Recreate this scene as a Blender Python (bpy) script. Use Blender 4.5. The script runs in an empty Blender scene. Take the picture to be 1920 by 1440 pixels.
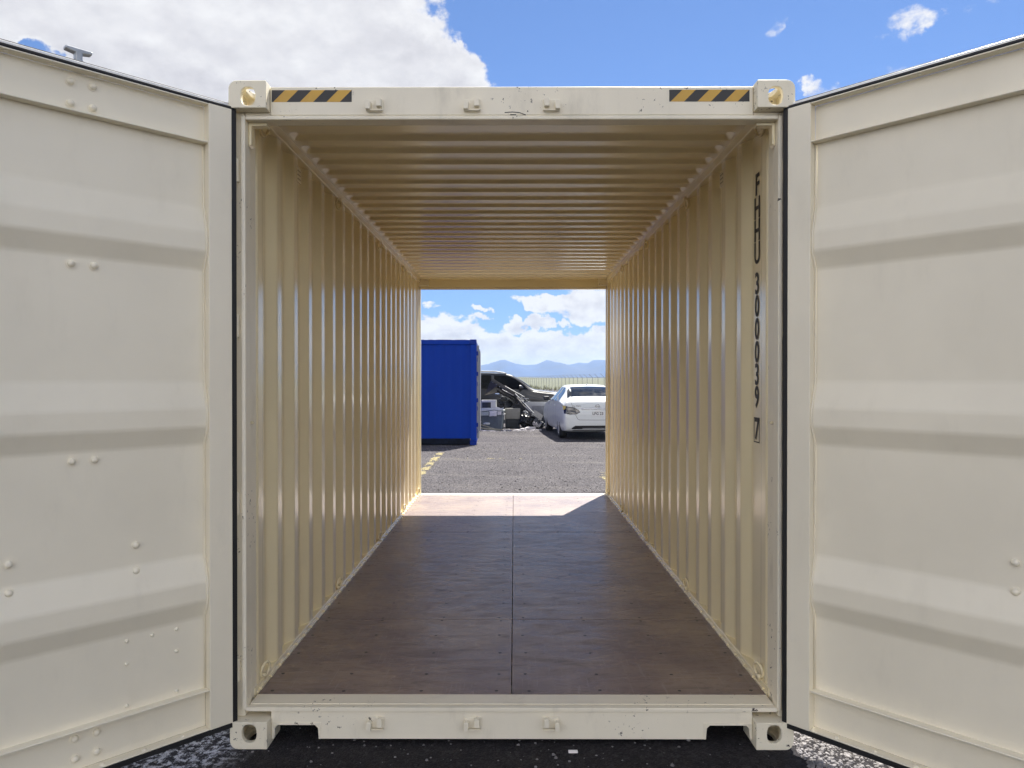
import bpy, bmesh, math, random
from mathutils import Vector, Matrix
from mathutils.bvhtree import BVHTree
R = math.radians
rng = random.Random(7)
scene = bpy.context.scene
COL = scene.collection

# ------------------------------------------------------------------ camera
cam_d = bpy.data.cameras.new('camera')
cam_d.sensor_width = 36.0
cam_d.lens = 25.35
cam_d.clip_end = 20000
cam_d.clip_start = 0.05
cam = bpy.data.objects.new('camera', cam_d)
COL.objects.link(cam)
cam.location = (0.0115, -3.115, 1.604)
cam.rotation_euler = (R(90 - 0.339), 0, R(0.17))
scene.camera = cam

# ------------------------------------------------------------------ light
SUN = Vector((0.43, 1.0, 1.71)).normalized()
SUN_EL = math.asin(SUN.z)
SUN_AZ = math.atan2(SUN.x, SUN.y)
sun_d = bpy.data.lights.new('sun', 'SUN')
sun_d.energy = 3.45
sun_d.angle = R(0.53)
sun_d.color = (1.0, 0.955, 0.88)
sun = bpy.data.objects.new('sun', sun_d)
sun.rotation_euler = SUN.to_track_quat('Z', 'Y').to_euler()
sun.location = (10, 25, 60)
COL.objects.link(sun)

scene.view_settings.view_transform = 'Standard'
scene.view_settings.look = 'None'
scene.view_settings.gamma = 1.0
scene.view_settings.use_curve_mapping = False
scene.view_settings.exposure = 1.77
scene.render.engine = 'CYCLES'
scene.cycles.use_denoising = True
scene.cycles.max_bounces = 14
scene.cycles.diffuse_bounces = 10
scene.cycles.glossy_bounces = 5
scene.cycles.volume_bounces = 0
scene.cycles.caustics_reflective = False
scene.cycles.caustics_refractive = False
scene.cycles.sample_clamp_indirect = 6.0


class NB:
    """small node builder"""
    def __init__(self, nt):
        self.nt = nt

    def n(self, t, **kw):
        nd = self.nt.nodes.new(t)
        for k, v in kw.items():
            setattr(nd, k, v)
        return nd

    def put(self, sock, v):
        if hasattr(v, 'is_output') or isinstance(v, bpy.types.NodeSocket):
            self.nt.links.new(v, sock)
        else:
            sock.default_value = v

    def m(self, op, a, b=None, c=None, clamp=False):
        nd = self.n('ShaderNodeMath', operation=op, use_clamp=clamp)
        self.put(nd.inputs[0], a)
        if b is not None:
            self.put(nd.inputs[1], b)
        if c is not None:
            self.put(nd.inputs[2], c)
        return nd.outputs[0]

    def ramp(self, v, a, b, c=0.0, d=1.0, smooth=True):
        nd = self.n('ShaderNodeMapRange', interpolation_type='SMOOTHSTEP' if smooth else 'LINEAR')
        self.put(nd.inputs[0], v)
        for i, x in enumerate((a, b, c, d)):
            self.put(nd.inputs[i + 1], x)
        return nd.outputs[0]

    def mix(self, f, a, b, mode='MIX'):
        nd = self.n('ShaderNodeMix', data_type='RGBA', blend_type=mode)
        self.put(nd.inputs[0], f)
        self.put(nd.inputs[6], a)
        self.put(nd.inputs[7], b)
        return nd.outputs[2]

    def noise(self, vec, scale, detail=4, rough=0.55, out=0, dist=0.0):
        nd = self.n('ShaderNodeTexNoise')
        if vec is not None:
            self.put(nd.inputs['Vector'], vec)
        nd.inputs['Scale'].default_value = scale
        nd.inputs['Detail'].default_value = detail
        nd.inputs['Roughness'].default_value = rough
        nd.inputs['Distortion'].default_value = dist
        return nd.outputs[out]

    def voro(self, vec, scale, feature='F1', out='Color', rnd=1.0):
        nd = self.n('ShaderNodeTexVoronoi', feature=feature)
        self.put(nd.inputs['Vector'], vec)
        nd.inputs['Scale'].default_value = scale
        nd.inputs['Randomness'].default_value = rnd
        return nd.outputs[out]

    def scale(self, vec, s):
        nd = self.n('ShaderNodeMapping')
        self.put(nd.inputs[0], vec)
        nd.inputs['Scale'].default_value = s
        return nd.outputs[0]

    def sep(self, v):
        nd = self.n('ShaderNodeSeparateXYZ')
        self.put(nd.inputs[0], v)
        return nd.outputs

    def comb(self, x, y, z):
        nd = self.n('ShaderNodeCombineXYZ')
        for i, v in enumerate((x, y, z)):
            self.put(nd.inputs[i], v)
        return nd.outputs[0]

    def bump(self, h, strength=0.2, dist=0.01):
        nd = self.n('ShaderNodeBump')
        self.put(nd.inputs['Height'], h)
        nd.inputs['Strength'].default_value = strength
        nd.inputs['Distance'].default_value = dist
        return nd.outputs[0]


# ------------------------------------------------------------------ world sky with clouds
world = bpy.data.worlds.new('World')
scene.world = world
world.use_nodes = True
wt = world.node_tree
wt.nodes.clear()
W = NB(wt)
sky_n = W.n('ShaderNodeTexSky', sky_type='NISHITA')
sky_n.sun_disc = False
sky_n.sun_elevation = SUN_EL
sky_n.sun_rotation = SUN_AZ
sky_n.altitude = 1200
sky_n.air_density = 1.0
sky_n.dust_density = 0.2
sky_n.ozone_density = 2.0
SKY_STRENGTH = 0.05
gen = W.n('ShaderNodeTexCoord').outputs['Generated']
sx, sy, sz = W.sep(gen)
az0 = W.m('ARCTAN2', sx, sy)
el = W.m('ARCSINE', sz)
wa = W.sep(W.noise(gen, 13.0, 6, 0.6, out=1))
wb = W.sep(W.noise(gen, 48.0, 5, 0.6, out=1))
def warped(base, i, ka, kb):
    return W.m('ADD', base, W.m('ADD', W.m('MULTIPLY', W.m('SUBTRACT', wa[i], 0.5), ka), W.m('MULTIPLY', W.m('SUBTRACT', wb[i], 0.5), kb)))
az = warped(az0, 0, 0.10, 0.055)
elw = warped(el, 1, 0.055, 0.035)


def sky_at(px, py):
    """azimuth and elevation of a direction seen in the photograph"""
    d = Vector(((px - 964) / 1352, 1, (712 - py) / 1352)).normalized()
    return math.atan2(d.x, d.y), math.asin(d.z)


def blob(px, py, rx, ry, gain):
    a, e = sky_at(px, py)
    k = 1 / 1352
    ca = math.cos(a)
    u = W.m('DIVIDE', W.m('SUBTRACT', az, a), rx * k * ca * ca)
    v = W.m('DIVIDE', W.m('SUBTRACT', elw, e), ry * k * ca)
    d2 = W.m('ADD', W.m('MULTIPLY', u, u), W.m('MULTIPLY', v, v))
    return W.m('MULTIPLY', W.ramp(d2, 1.9, 0.1), gain)


cv = W.comb(sx, sy, W.m('MULTIPLY', sz, 1.7))
n1 = W.noise(cv, 7.0, 10, 0.60)
n2 = W.noise(cv, 26.0, 8, 0.58)
low = W.ramp(el, R(12), R(6))
nn = W.m('ADD', W.m('MULTIPLY', W.m('SUBTRACT', n1, 0.5), W.m('SUBTRACT', 2.0, W.m('MULTIPLY', low, 1.2))),
         W.m('MULTIPLY', W.m('SUBTRACT', n2, 0.5), W.m('ADD', 0.9, W.m('MULTIPLY', low, 1.5))))
band = W.m('MULTIPLY', W.ramp(elw, R(5.0), R(2.9)), 0.95)
bias = W.m('ADD', band, 0.04)
for b in ((300, 30, 520, 150, 1.35), (640, 165, 285, 85, 1.35), (150, -150, 600, 170, 1.2), (1760, 0, 170, 55, 0.52),
          (1690, 80, 90, 60, 0.52), (1455, 44, 40, 22, 0.74), (1525, 168, 50, 24, 0.74), (1595, 165, 26, 16, 0.65),
          (1100, 572, 100, 28, 1.1), (1010, 560, 45, 16, 0.7), (968, 606, 26, 13, 1.0), (1013, 604, 19, 13, 1.0),
          (1048, 605, 15, 9, 0.9), (815, 577, 26, 7, 0.75), (905, 577, 26, 7, 0.75), (905, 593, 20, 6, 0.6),
          (840, 606, 90, 16, 0.7), (1128, 615, 18, 9, 0.8), (95, 98, 70, 22, -1.3), (1330, 60, 520, 190, -0.86), (930, 585, 420, 42, -0.68)):
    bias = W.m('ADD', bias, blob(*b))
bias = W.m('MINIMUM', bias, 0.75)
F = W.m('ADD', nn, bias)
dens = W.ramp(F, -0.04, 0.26)
# billow light: the noise sampled a little towards the sun is thinner on lit sides
off = W.n('ShaderNodeVectorMath', operation='ADD')
W.put(off.inputs[0], cv)
off.inputs[1].default_value = (SUN.x * 0.012, SUN.y * 0.012, SUN.z * 0.030)
n1b = W.noise(off.outputs[0], 7.0, 10, 0.60)
n2b = W.noise(off.outputs[0], 26.0, 8, 0.58)
relief = W.m('ADD', W.m('MULTIPLY', W.m('SUBTRACT', n1, n1b), 1.9), W.m('MULTIPLY', W.m('SUBTRACT', n2, n2b), W.m('ADD', 0.8, W.m('MULTIPLY', low, 1.6))))
thick = W.ramp(F, 0.15, 1.15)
lit = W.m('ADD', W.m('SUBTRACT', 0.93, W.m('MULTIPLY', thick, 0.42)), relief, clamp=True)
ccol = W.mix(lit, (3.35, 3.3, 3.6, 1), (5.5, 5.5, 5.55, 1))
# clouds seen with the sun behind the viewer are lit full face, and boosted further as added fill for the doors; those towards the sun show their shaded side
dt = W.n('ShaderNodeVectorMath', operation='DOT_PRODUCT')
W.put(dt.inputs[0], gen)
dt.inputs[1].default_value = SUN
face_lit_fill = W.ramp(dt.outputs['Value'], 0.55, -0.25)
ccol = W.mix(1.0, ccol, W.mix(face_lit_fill, (1.0, 1.0, 1.0, 1), (4.3, 3.95, 3.5, 1)), 'MULTIPLY')
skyc = W.mix(1.0, sky_n.outputs[0], W.mix(W.ramp(el, 0.0, R(16)), (0.288, 0.400, 0.636, 1), (0.578, 0.684, 0.857, 1)), 'MULTIPLY')
allc = W.mix(W.m('MULTIPLY', dens, 0.97), skyc, ccol)
bg = W.n('ShaderNodeBackground')
bg.inputs['Strength'].default_value = SKY_STRENGTH
wt.links.new(allc, bg.inputs['Color'])
wo = W.n('ShaderNodeOutputWorld')
wt.links.new(bg.outputs[0], wo.inputs['Surface'])


# ------------------------------------------------------------------ helpers
def at(px, py, depth):
    """point in the place, from where it shows in the photograph and how far away it stands"""
    return Vector((0.0115 + (px - 964) / 1352 * depth, depth - 3.115, 1.604 + (712 - py) / 1352 * depth))


class MB:
    def __init__(self):
        self.v = []
        self.f = []
        self.mi = []

    def add(self, vs, fs, mi=0):
        o = len(self.v)
        self.v += [tuple(p) for p in vs]
        for f in fs:
            self.f.append(tuple(i + o for i in f))
            self.mi.append(mi)
        return self

    def box(self, x0, x1, y0, y1, z0, z1, mi=0):
        if x0 > x1: x0, x1 = x1, x0
        if y0 > y1: y0, y1 = y1, y0
        vs = [(x, y, z) for z in (z0, z1) for y in (y0, y1) for x in (x0, x1)]
        return self.add(vs, [(0, 2, 3, 1), (4, 5, 7, 6), (0, 1, 5, 4), (2, 6, 7, 3), (0, 4, 6, 2), (1, 3, 7, 5)], mi)

    def obox(self, c, ax, ay, az_, mi=0):
        """box from its centre and three half-axis vectors"""
        c = Vector(c); ax = Vector(ax); ay = Vector(ay); az_ = Vector(az_)
        vs = [c + ax * i + ay * j + az_ * k for k in (-1, 1) for j in (-1, 1) for i in (-1, 1)]
        return self.add(vs, [(0, 2, 3, 1), (4, 5, 7, 6), (0, 1, 5, 4), (2, 6, 7, 3), (0, 4, 6, 2), (1, 3, 7, 5)], mi)

    def bar(self, a, b, w, h, up=(0, 0, 1), mi=0):
        a = Vector(a); b = Vector(b)
        d = (b - a)
        s = d.cross(Vector(up))
        if s.length < 1e-6:
            s = Vector((1, 0, 0))
        s.normalize()
        u = s.cross(d).normalized()
        return self.obox((a + b) / 2, d / 2, s * w / 2, u * h / 2, mi)

    def cyl(self, a, b, r, n=12, r2=None, caps=True, mi=0):
        a = Vector(a); b = Vector(b)
        r2 = r if r2 is None else r2
        d = (b - a).normalized()
        s = d.orthogonal().normalized()
        t = d.cross(s)
        vs = []
        for p, rr in ((a, r), (b, r2)):
            for i in range(n):
                an = 2 * math.pi * i / n
                vs.append(p + (s * math.cos(an) + t * math.sin(an)) * rr)
        fs = [(i, (i + 1) % n, n + (i + 1) % n, n + i) for i in range(n)]
        if caps:
            fs += [tuple(reversed(range(n))), tuple(range(n, 2 * n))]
        return self.add(vs, fs, mi)

    def tube(self, pts, r, n=8, closed=False, mi=0):
        pts = [Vector(p) for p in pts]
        m = len(pts)
        rings = []
        prev = None
        for i, p in enumerate(pts):
            a = pts[(i - 1) % m] if closed or i else p
            b = pts[(i + 1) % m] if closed or i < m - 1 else p
            d = (b - a).normalized()
            s = d.orthogonal().normalized() if prev is None else (prev - d * prev.dot(d)).normalized()
            prev = s
            t = d.cross(s)
            rings.append([p + (s * math.cos(2 * math.pi * k / n) + t * math.sin(2 * math.pi * k / n)) * r for k in range(n)])
        vs = [q for g in rings for q in g]
        fs = []
        for i in range(m if closed else m - 1):
            j = (i + 1) % m
            for k in range(n):
                fs.append((i * n + k, i * n + (k + 1) % n, j * n + (k + 1) % n, j * n + k))
        if not closed:
            fs += [tuple(reversed(range(n))), tuple(range((m - 1) * n, m * n))]
        return self.add(vs, fs, mi)

    def dome(self, c, nrm, r, h, n=12, rings=3, mi=0):
        c = Vector(c); nrm = Vector(nrm).normalized()
        s = nrm.orthogonal().normalized(); t = nrm.cross(s)
        vs = []
        for j in range(rings):
            a = j / rings * math.pi / 2
            for k in range(n):
                an = 2 * math.pi * k / n
                vs.append(c + (s * math.cos(an) + t * math.sin(an)) * r * math.cos(a) + nrm * h * math.sin(a))
        vs.append(c + nrm * h)
        fs = []
        for j in range(rings - 1):
            for k in range(n):
                fs.append((j * n + k, j * n + (k + 1) % n, (j + 1) * n + (k + 1) % n, (j + 1) * n + k))
        for k in range(n):
            fs.append(((rings - 1) * n + k, (rings - 1) * n + (k + 1) % n, rings * n))
        return self.add(vs, fs, mi)

    def prism(self, poly, fn, d0, d1, mi=0):
        """poly: 2D outline; fn(a, b, d) gives the point"""
        n = len(poly)
        vs = [fn(a, b, d0) for a, b in poly] + [fn(a, b, d1) for a, b in poly]
        fs = [tuple(reversed(range(n))), tuple(range(n, 2 * n))]
        fs += [(i, (i + 1) % n, n + (i + 1) % n, n + i) for i in range(n)]
        return self.add(vs, fs, mi)

    def build(self, name, mat, parent=None, bevel=0, seg=2, smooth=False, recalc=True, solid=0, flat=False):
        me = bpy.data.meshes.new(name)
        me.from_pydata(self.v, [], self.f)
        mats = mat if isinstance(mat, (list, tuple)) else [mat]
        for x in mats:
            me.materials.append(x)
        if len(mats) > 1:
            me.polygons.foreach_set('material_index', self.mi)
        if recalc:
            bm = bmesh.new(); bm.from_mesh(me)
            bmesh.ops.recalc_face_normals(bm, faces=bm.faces)
            bm.to_mesh(me); bm.free()
        if smooth:
            me.polygons.foreach_set('use_smooth', [True] * len(me.polygons))
        o = bpy.data.objects.new(name, me)
        COL.objects.link(o)
        if parent is not None:
            o.parent = parent
        if solid:
            sm = o.modifiers.new('thickness', 'SOLIDIFY'); sm.thickness = solid; sm.offset = 0
        if bevel:
            bv = o.modifiers.new('bevel', 'BEVEL'); bv.width = bevel; bv.segments = seg
            bv.limit_method = 'ANGLE'; bv.angle_limit = R(10 if flat else 35)
            if not smooth and not flat:
                me.polygons.foreach_set('use_smooth', [True] * len(me.polygons))
                bv.harden_normals = True
        return o


def tag(o, label=None, cat=None, group=None, kind=None):
    if label: o['label'] = label
    if cat: o['category'] = cat
    if group: o['group'] = group
    if kind: o['kind'] = kind
    return o


def empty(name, loc=(0, 0, 0), rz=0.0, parent=None):
    o = bpy.data.objects.new(name, None)
    o.location = loc
    o.rotation_euler = (0, 0, rz)
    o.empty_display_size = 0.1
    COL.objects.link(o)
    if parent is not None:
        o.parent = parent
    return o


def again(o, parent, loc=None, rot=None):
    c = o.copy()
    COL.objects.link(c)
    c.parent = parent
    if loc is not None: c.location = loc
    if rot is not None: c.rotation_euler = rot
    return c


def text_mesh(body, size, name, mat, parent, mtx, align='CENTER', sx=1.0, bold=0.0):
    cu = bpy.data.curves.new(name, 'FONT')
    cu.body = body; cu.size = size; cu.align_x = align; cu.align_y = 'CENTER'
    cu.extrude = 0.0006; cu.offset = bold; cu.resolution_u = 3
    t = bpy.data.objects.new(name, cu)
    COL.objects.link(t)
    dg = bpy.context.evaluated_depsgraph_get()
    me = bpy.data.meshes.new_from_object(t.evaluated_get(dg))
    bpy.data.objects.remove(t)
    me.transform(Matrix.Diagonal((sx, 1, 1, 1)))
    me.materials.clear(); me.materials.append(mat)
    o = bpy.data.objects.new(name, me)
    COL.objects.link(o)
    if parent is not None: o.parent = parent
    o.matrix_local = mtx
    return o


def boolean(o, cutters, op='DIFFERENCE'):
    for c in cutters:
        md = o.modifiers.new('cut', 'BOOLEAN'); md.object = c; md.operation = op; md.solver = 'EXACT'
    dg = bpy.context.evaluated_depsgraph_get()
    me = bpy.data.meshes.new_from_object(o.evaluated_get(dg))
    o.modifiers.clear()
    old = o.data; o.data = me
    bpy.data.meshes.remove(old)
    for c in cutters:
        d = c.data
        bpy.data.objects.remove(c); bpy.data.meshes.remove(d)
    return o


# ------------------------------------------------------------------ materials
def new_mat(name):
    m = bpy.data.materials.new(name)
    m.use_nodes = True
    nt = m.node_tree
    b = nt.nodes['Principled BSDF']
    return m, NB(nt), b


def simple(name, col, rough=0.5, metal=0.0, var=0.12, scale=6.0, bump=0.0, bscale=60.0, coat=0.0, spec=0.5):
    m, N, b = new_mat(name)
    pos = N.n('ShaderNodeTexCoord').outputs['Object']
    n = N.noise(pos, scale, 5, 0.6)
    f = N.ramp(n, 0.3, 0.7)
    c0 = tuple(c * (1 - var) for c in col[:3]) + (1,)
    c1 = tuple(min(1, c * (1 + var)) for c in col[:3]) + (1,)
    N.put(b.inputs['Base Color'], N.mix(f, c0, c1))
    N.put(b.inputs['Roughness'], N.ramp(n, 0.25, 0.75, max(0.02, rough - 0.06), min(1, rough + 0.06)))
    b.inputs['Metallic'].default_value = metal
    b.inputs['Coat Weight'].default_value = coat
    b.inputs['Coat Roughness'].default_value = 0.04
    b.inputs['Specular IOR Level'].default_value = spec
    if bump:
        N.put(b.inputs['Normal'], N.bump(N.noise(pos, bscale, 4, 0.6), bump, 0.01))
    return m


def paint(name, col, rough, chips=0.0, waves=0.06, grime=0.10, rust=(0.03, 0.02, 0.015), spec=0.5, coat=0.0):
    """sprayed steel: slight colour drift, orange peel, soft waves of the sheet, grime specks and chips"""
    m, N, b = new_mat(name)
    g = N.n('ShaderNodeNewGeometry').outputs['Position']
    big = N.noise(g, 1.3, 4, 0.6)
    mid = N.noise(N.scale(g, (1, 1, 0.35)), 9.0, 6, 0.65)
    fine = N.noise(g, 90.0, 3, 0.6)
    c = N.mix(N.ramp(big, 0.3, 0.7), tuple(x * 0.95 for x in col) + (1,), tuple(min(1, x * 1.04) for x in col) + (1,))
    dirt = N.m('MULTIPLY', N.ramp(mid, 0.52, 0.80), grime)
    c = N.mix(dirt, c, (0.20, 0.17, 0.13, 1))
    if chips:
        cn = N.noise(g, 38.0, 6, 0.7)
        cl = N.noise(g, 3.0, 3, 0.5)
        chip = N.m('MULTIPLY', N.ramp(cn, 0.615, 0.63), N.ramp(cl, 0.70 - chips, 0.75 - chips))
        c = N.mix(chip, c, rust + (1,))
    N.put(b.inputs['Base Color'], c)
    N.put(b.inputs['Roughness'], N.ramp(mid, 0.3, 0.75, rough - 0.02, rough + 0.05))
    h = N.m('ADD', N.m('MULTIPLY', N.noise(g, 5.0, 3, 0.5), waves), N.m('MULTIPLY', fine, 0.002))
    N.put(b.inputs['Normal'], N.bump(h, 0.35, 0.05))
    b.inputs['Specular IOR Level'].default_value = spec
    b.inputs['Coat Weight'].default_value = coat
    b.inputs['Coat Roughness'].default_value = 0.15
    return m


BEIGE = (0.825, 0.735, 0.495)
BEIGE_DAYLIT = (0.82, 0.765, 0.62)  # same paint as BEIGE; the greyer light outdoors is put into this colour
CAST = (0.78, 0.725, 0.575)
M = {}
M['beige'] = paint('beige_paint', BEIGE, 0.22, waves=0.028, grime=0.03, coat=0.65)
M['beige_daylit'] = paint('beige_daylit_paint', BEIGE_DAYLIT, 0.36, waves=0.07, grime=0.07)
M['beige_worn'] = paint('beige_worn_paint', BEIGE_DAYLIT, 0.42, chips=0.12, grime=0.22)
M['beige_cast'] = paint('beige_casting_paint', CAST, 0.48, chips=0.26, grime=0.3)
M['rubber'] = simple('black_rubber', (0.012, 0.012, 0.013), 0.55, spec=0.4)
M['lip_highlight'] = simple('gasket_highlight', (0.80, 0.80, 0.78), 0.25, 0.0, 0.05, 10, coat=0.5)
M['galv'] = simple('galvanised_steel', (0.34, 0.36, 0.38), 0.42, 0.75, 0.15, 30)
M['black_ink'] = simple('black_print', (0.018, 0.017, 0.018), 0.5)
M['hazard_black'] = simple('hazard_black', (0.012, 0.012, 0.014), 0.4)
M['hazard_yellow'] = simple('hazard_yellow', (0.56, 0.33, 0.045), 0.4, var=0.08)
M['screw'] = simple('dark_screw', (0.03, 0.028, 0.028), 0.45, 0.5)
M['blue'] = paint('blue_paint', (0.001, 0.033, 0.30), 0.55, chips=0.05, grime=0.02, spec=0.12)
M['blue_dark'] = paint('blue_hardware_paint', (0.002, 0.024, 0.22), 0.5, chips=0.2, grime=0.1, spec=0.15)


M['dirty_sill'] = simple('dirty_dark_steel', (0.006, 0.009, 0.018), 0.7, var=0.5, scale=7, spec=0.1)


def floor_mat():
    m, N, b = new_mat('film_faced_plywood')
    tc = N.n('ShaderNodeNewGeometry').outputs['Position']
    oi = N.n('ShaderNodeObjectInfo').outputs['Random']
    x, y, z = N.sep(tc)
    v = N.comb(x, y, N.m('MULTIPLY', oi, 7.0))
    gr = N.noise(N.scale(v, (2.5, 40, 1)), 1.6, 6, 0.65)          # cross grain telegraphing through the film
    gl = N.noise(N.scale(v, (30, 1.2, 1)), 1.4, 5, 0.6)           # streaks along the length
    pat = N.noise(v, 2.2, 6, 0.62)
    scuff = N.noise(N.scale(v, (3.0, 9.0, 1)), 1.7, 8, 0.7, dist=0.6)
    c = N.mix(N.ramp(pat, 0.3, 0.72), (0.138, 0.093, 0.092, 1), (0.262, 0.194, 0.150, 1))
    c = N.mix(N.m('MULTIPLY', N.ramp(gr, 0.42, 0.72), 0.22), c, (0.31, 0.245, 0.205, 1))
    c = N.mix(N.m('MULTIPLY', N.ramp(gl, 0.55, 0.75), 0.30), c, (0.32, 0.255, 0.22, 1))
    c = N.mix(N.m('MULTIPLY', N.ramp(scuff, 0.54, 0.66), 0.62), c, (0.080, 0.060, 0.052, 1))
    scr = N.noise(N.scale(v, (60, 3, 1)), 1.1, 3, 0.5, dist=1.2)
    c = N.mix(N.m('MULTIPLY', N.ramp(scr, 0.64, 0.68), 0.30), c, (0.36, 0.31, 0.28, 1))
    N.put(b.inputs['Base Color'], c)
    N.put(b.inputs['Roughness'], N.m('ADD', 0.50, N.m('MULTIPLY', N.m('ADD', N.ramp(gr, 0.3, 0.8), N.ramp(scuff, 0.4, 0.75)), 0.08)))
    h = N.m('ADD', N.m('MULTIPLY', gr, 0.5), N.m('MULTIPLY', scuff, 0.5))
    N.put(b.inputs['Normal'], N.bump(h, 0.10, 0.01))
    b.inputs['Specular IOR Level'].default_value = 0.85
    b.inputs['Coat Weight'].default_value = 0.38
    N.put(b.inputs['Coat Roughness'], N.ramp(scuff, 0.35, 0.65, 0.20, 0.40))
    return m


M['ply'] = floor_mat()


def asphalt_mat():
    m, N, b = new_mat('coarse_asphalt')
    g = N.n('ShaderNodeNewGeometry').outputs['Position']
    cell = N.sep(N.voro(g, 120.0))[0]
    cd = N.voro(g, 120.0, out='Distance')
    cell2 = N.sep(N.voro(g, 46.0))[1]
    n1 = N.noise(g, 0.9, 6, 0.65)
    n2 = N.noise(g, 9.0, 5, 0.7)
    stone = N.ramp(cell, 0.50, 1.0, smooth=False)
    c = N.mix(N.ramp(n1, 0.3, 0.7), (0.034, 0.031, 0.034, 1), (0.062, 0.057, 0.059, 1))
    c = N.mix(N.m('MULTIPLY', stone, 0.75), c, (0.215, 0.196, 0.206, 1))
    c = N.mix(N.m('MULTIPLY', N.ramp(cell2, 0.80, 0.96), 0.5), c, (0.23, 0.215, 0.22, 1))
    c = N.mix(N.m('MULTIPLY', N.ramp(cell2, 0.20, 0.05), 0.75), c, (0.018, 0.017, 0.020, 1))
    c = N.mix(N.m('MULTIPLY', N.ramp(n2, 0.55, 0.75), 0.30), c, (0.024, 0.023, 0.026, 1))
    x, y, z = N.sep(g)
    # tyre tracks and sweeps of lighter dust across the yard
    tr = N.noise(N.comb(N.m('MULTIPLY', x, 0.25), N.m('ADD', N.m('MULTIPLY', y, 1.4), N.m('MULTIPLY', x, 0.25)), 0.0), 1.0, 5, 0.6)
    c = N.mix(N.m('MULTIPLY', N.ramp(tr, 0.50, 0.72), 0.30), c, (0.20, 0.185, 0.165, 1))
    # shade by the near door is put into the colour: asphalt darkens towards the container
    near_shade = N.ramp(N.m('ADD', y, N.m('MULTIPLY', n1, 2.0)), 5.5, 1.5)
    c = N.mix(N.m('MULTIPLY', near_shade, 0.84), c, (0.010, 0.009, 0.011, 1))
    # old white spill beside the left corner
    d = N.n('ShaderNodeVectorMath', operation='DISTANCE')
    N.put(d.inputs[0], g); d.inputs[1].default_value = (-1.42, 0.0, 0.0)
    spill = N.m('MULTIPLY', N.ramp(d.outputs['Value'], 0.34, 0.14), N.ramp(N.noise(g, 30.0, 8, 0.8), 0.49, 0.55))
    c = N.mix(N.m('MULTIPLY', spill, 0.85), c, (0.60, 0.60, 0.64, 1))
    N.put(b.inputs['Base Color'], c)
    b.inputs['Roughness'].default_value = 0.9
    b.inputs['Specular IOR Level'].default_value = 0.25
    h = N.m('ADD', N.m('MULTIPLY', cd, -0.8), N.m('MULTIPLY', cell2, 0.5))
    N.put(b.inputs['Normal'], N.bump(h, 0.6, 0.02))
    return m


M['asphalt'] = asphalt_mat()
M['stone'] = simple('loose_stone', (0.20, 0.19, 0.193), 0.9, var=0.4, scale=18)
M['line'] = simple('worn_yellow_paint', (0.36, 0.305, 0.145), 0.85, var=0.22, scale=20)
M['field'] = simple('dry_grass_field', (0.105, 0.110, 0.062), 0.95, var=0.25, scale=0.12)
M['weed'] = simple('dry_weed', (0.19, 0.185, 0.075), 0.9, var=0.3, scale=3)
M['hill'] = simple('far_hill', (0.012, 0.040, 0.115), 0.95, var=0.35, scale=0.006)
M['post'] = simple('fence_steel', (0.24, 0.25, 0.24), 0.6, 0.2)
M['white_car'] = simple('white_car_paint', (0.62, 0.645, 0.64), 0.42, coat=0.35, var=0.02)
M['dark_car'] = simple('charcoal_car_paint', (0.010, 0.010, 0.013), 0.35, coat=0.35, var=0.05)
M['car_glass'] = simple('tinted_glass', (0.008, 0.009, 0.010), 0.05, spec=0.5, var=0.0)
M['dark_glass'] = simple('dark_side_glass', (0.004, 0.004, 0.005), 0.10, spec=0.05, var=0.0)
M['tyre'] = simple('tyre_rubber', (0.016, 0.016, 0.017), 0.8)
M['rim'] = simple('alloy_rim', (0.45, 0.46, 0.48), 0.3, 0.85)
M['chrome'] = simple('chrome', (0.72, 0.73, 0.76), 0.12, 1.0, 0.02)
M['trim'] = simple('black_trim', (0.010, 0.010, 0.011), 0.5)
M['lamp_black'] = simple('smoked_lamp', (0.018, 0.016, 0.015), 0.12, coat=1.0)
M['lamp_clear'] = simple('clear_lamp', (0.15, 0.145, 0.14), 0.18, 0.2, coat=1.0)
M['lamp_amber'] = simple('amber_lamp', (0.55, 0.42, 0.07), 0.2, coat=1.0)
M['plate'] = simple('plate_white', (0.66, 0.67, 0.66), 0.4, var=0.03)
M['plate_tint'] = simple('plate_rainbow', (0.62, 0.42, 0.40), 0.4, var=0.1)
M['tote_grey'] = simple('grey_plastic', (0.145, 0.175, 0.205), 0.5, bump=0.05)
M['tote_lid'] = simple('pale_plastic', (0.42, 0.45, 0.44), 0.5, var=0.1)
M['beige_plastic'] = simple('beige_plastic', (0.30, 0.29, 0.25), 0.5, var=0.1)
M['dark_plastic'] = simple('dark_plastic', (0.018, 0.021, 0.026), 0.5)
M['white_metal'] = simple('white_enamel', (0.72, 0.71, 0.68), 0.35, var=0.04)
M['oven_glass'] = simple('oven_glass', (0.05, 0.05, 0.045), 0.12)
M['cloth'] = simple('white_cloth', (0.70, 0.70, 0.68), 0.9, var=0.1, bump=0.2, bscale=30)
M['bag'] = simple('black_bag', (0.008, 0.008, 0.009), 0.35, bump=0.3, bscale=20)
M['plastic_sheet'] = simple('pale_plastic_sheet', (0.22, 0.23, 0.25), 0.5, var=0.45, bump=0.3, bscale=25)
M['foam'] = simple('white_foam', (0.80, 0.77, 0.77), 0.9, var=0.05)
M['scrap'] = simple('dark_scrap_steel', (0.040, 0.036, 0.032), 0.5, 0.3, 0.4, 12)
M['scrap_plate'] = simple('brown_scrap_plate', (0.060, 0.053, 0.046), 0.7, 0.1, 0.3, 8)
M['alu'] = simple('aluminium', (0.40, 0.40, 0.39), 0.5, 0.4)
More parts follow.
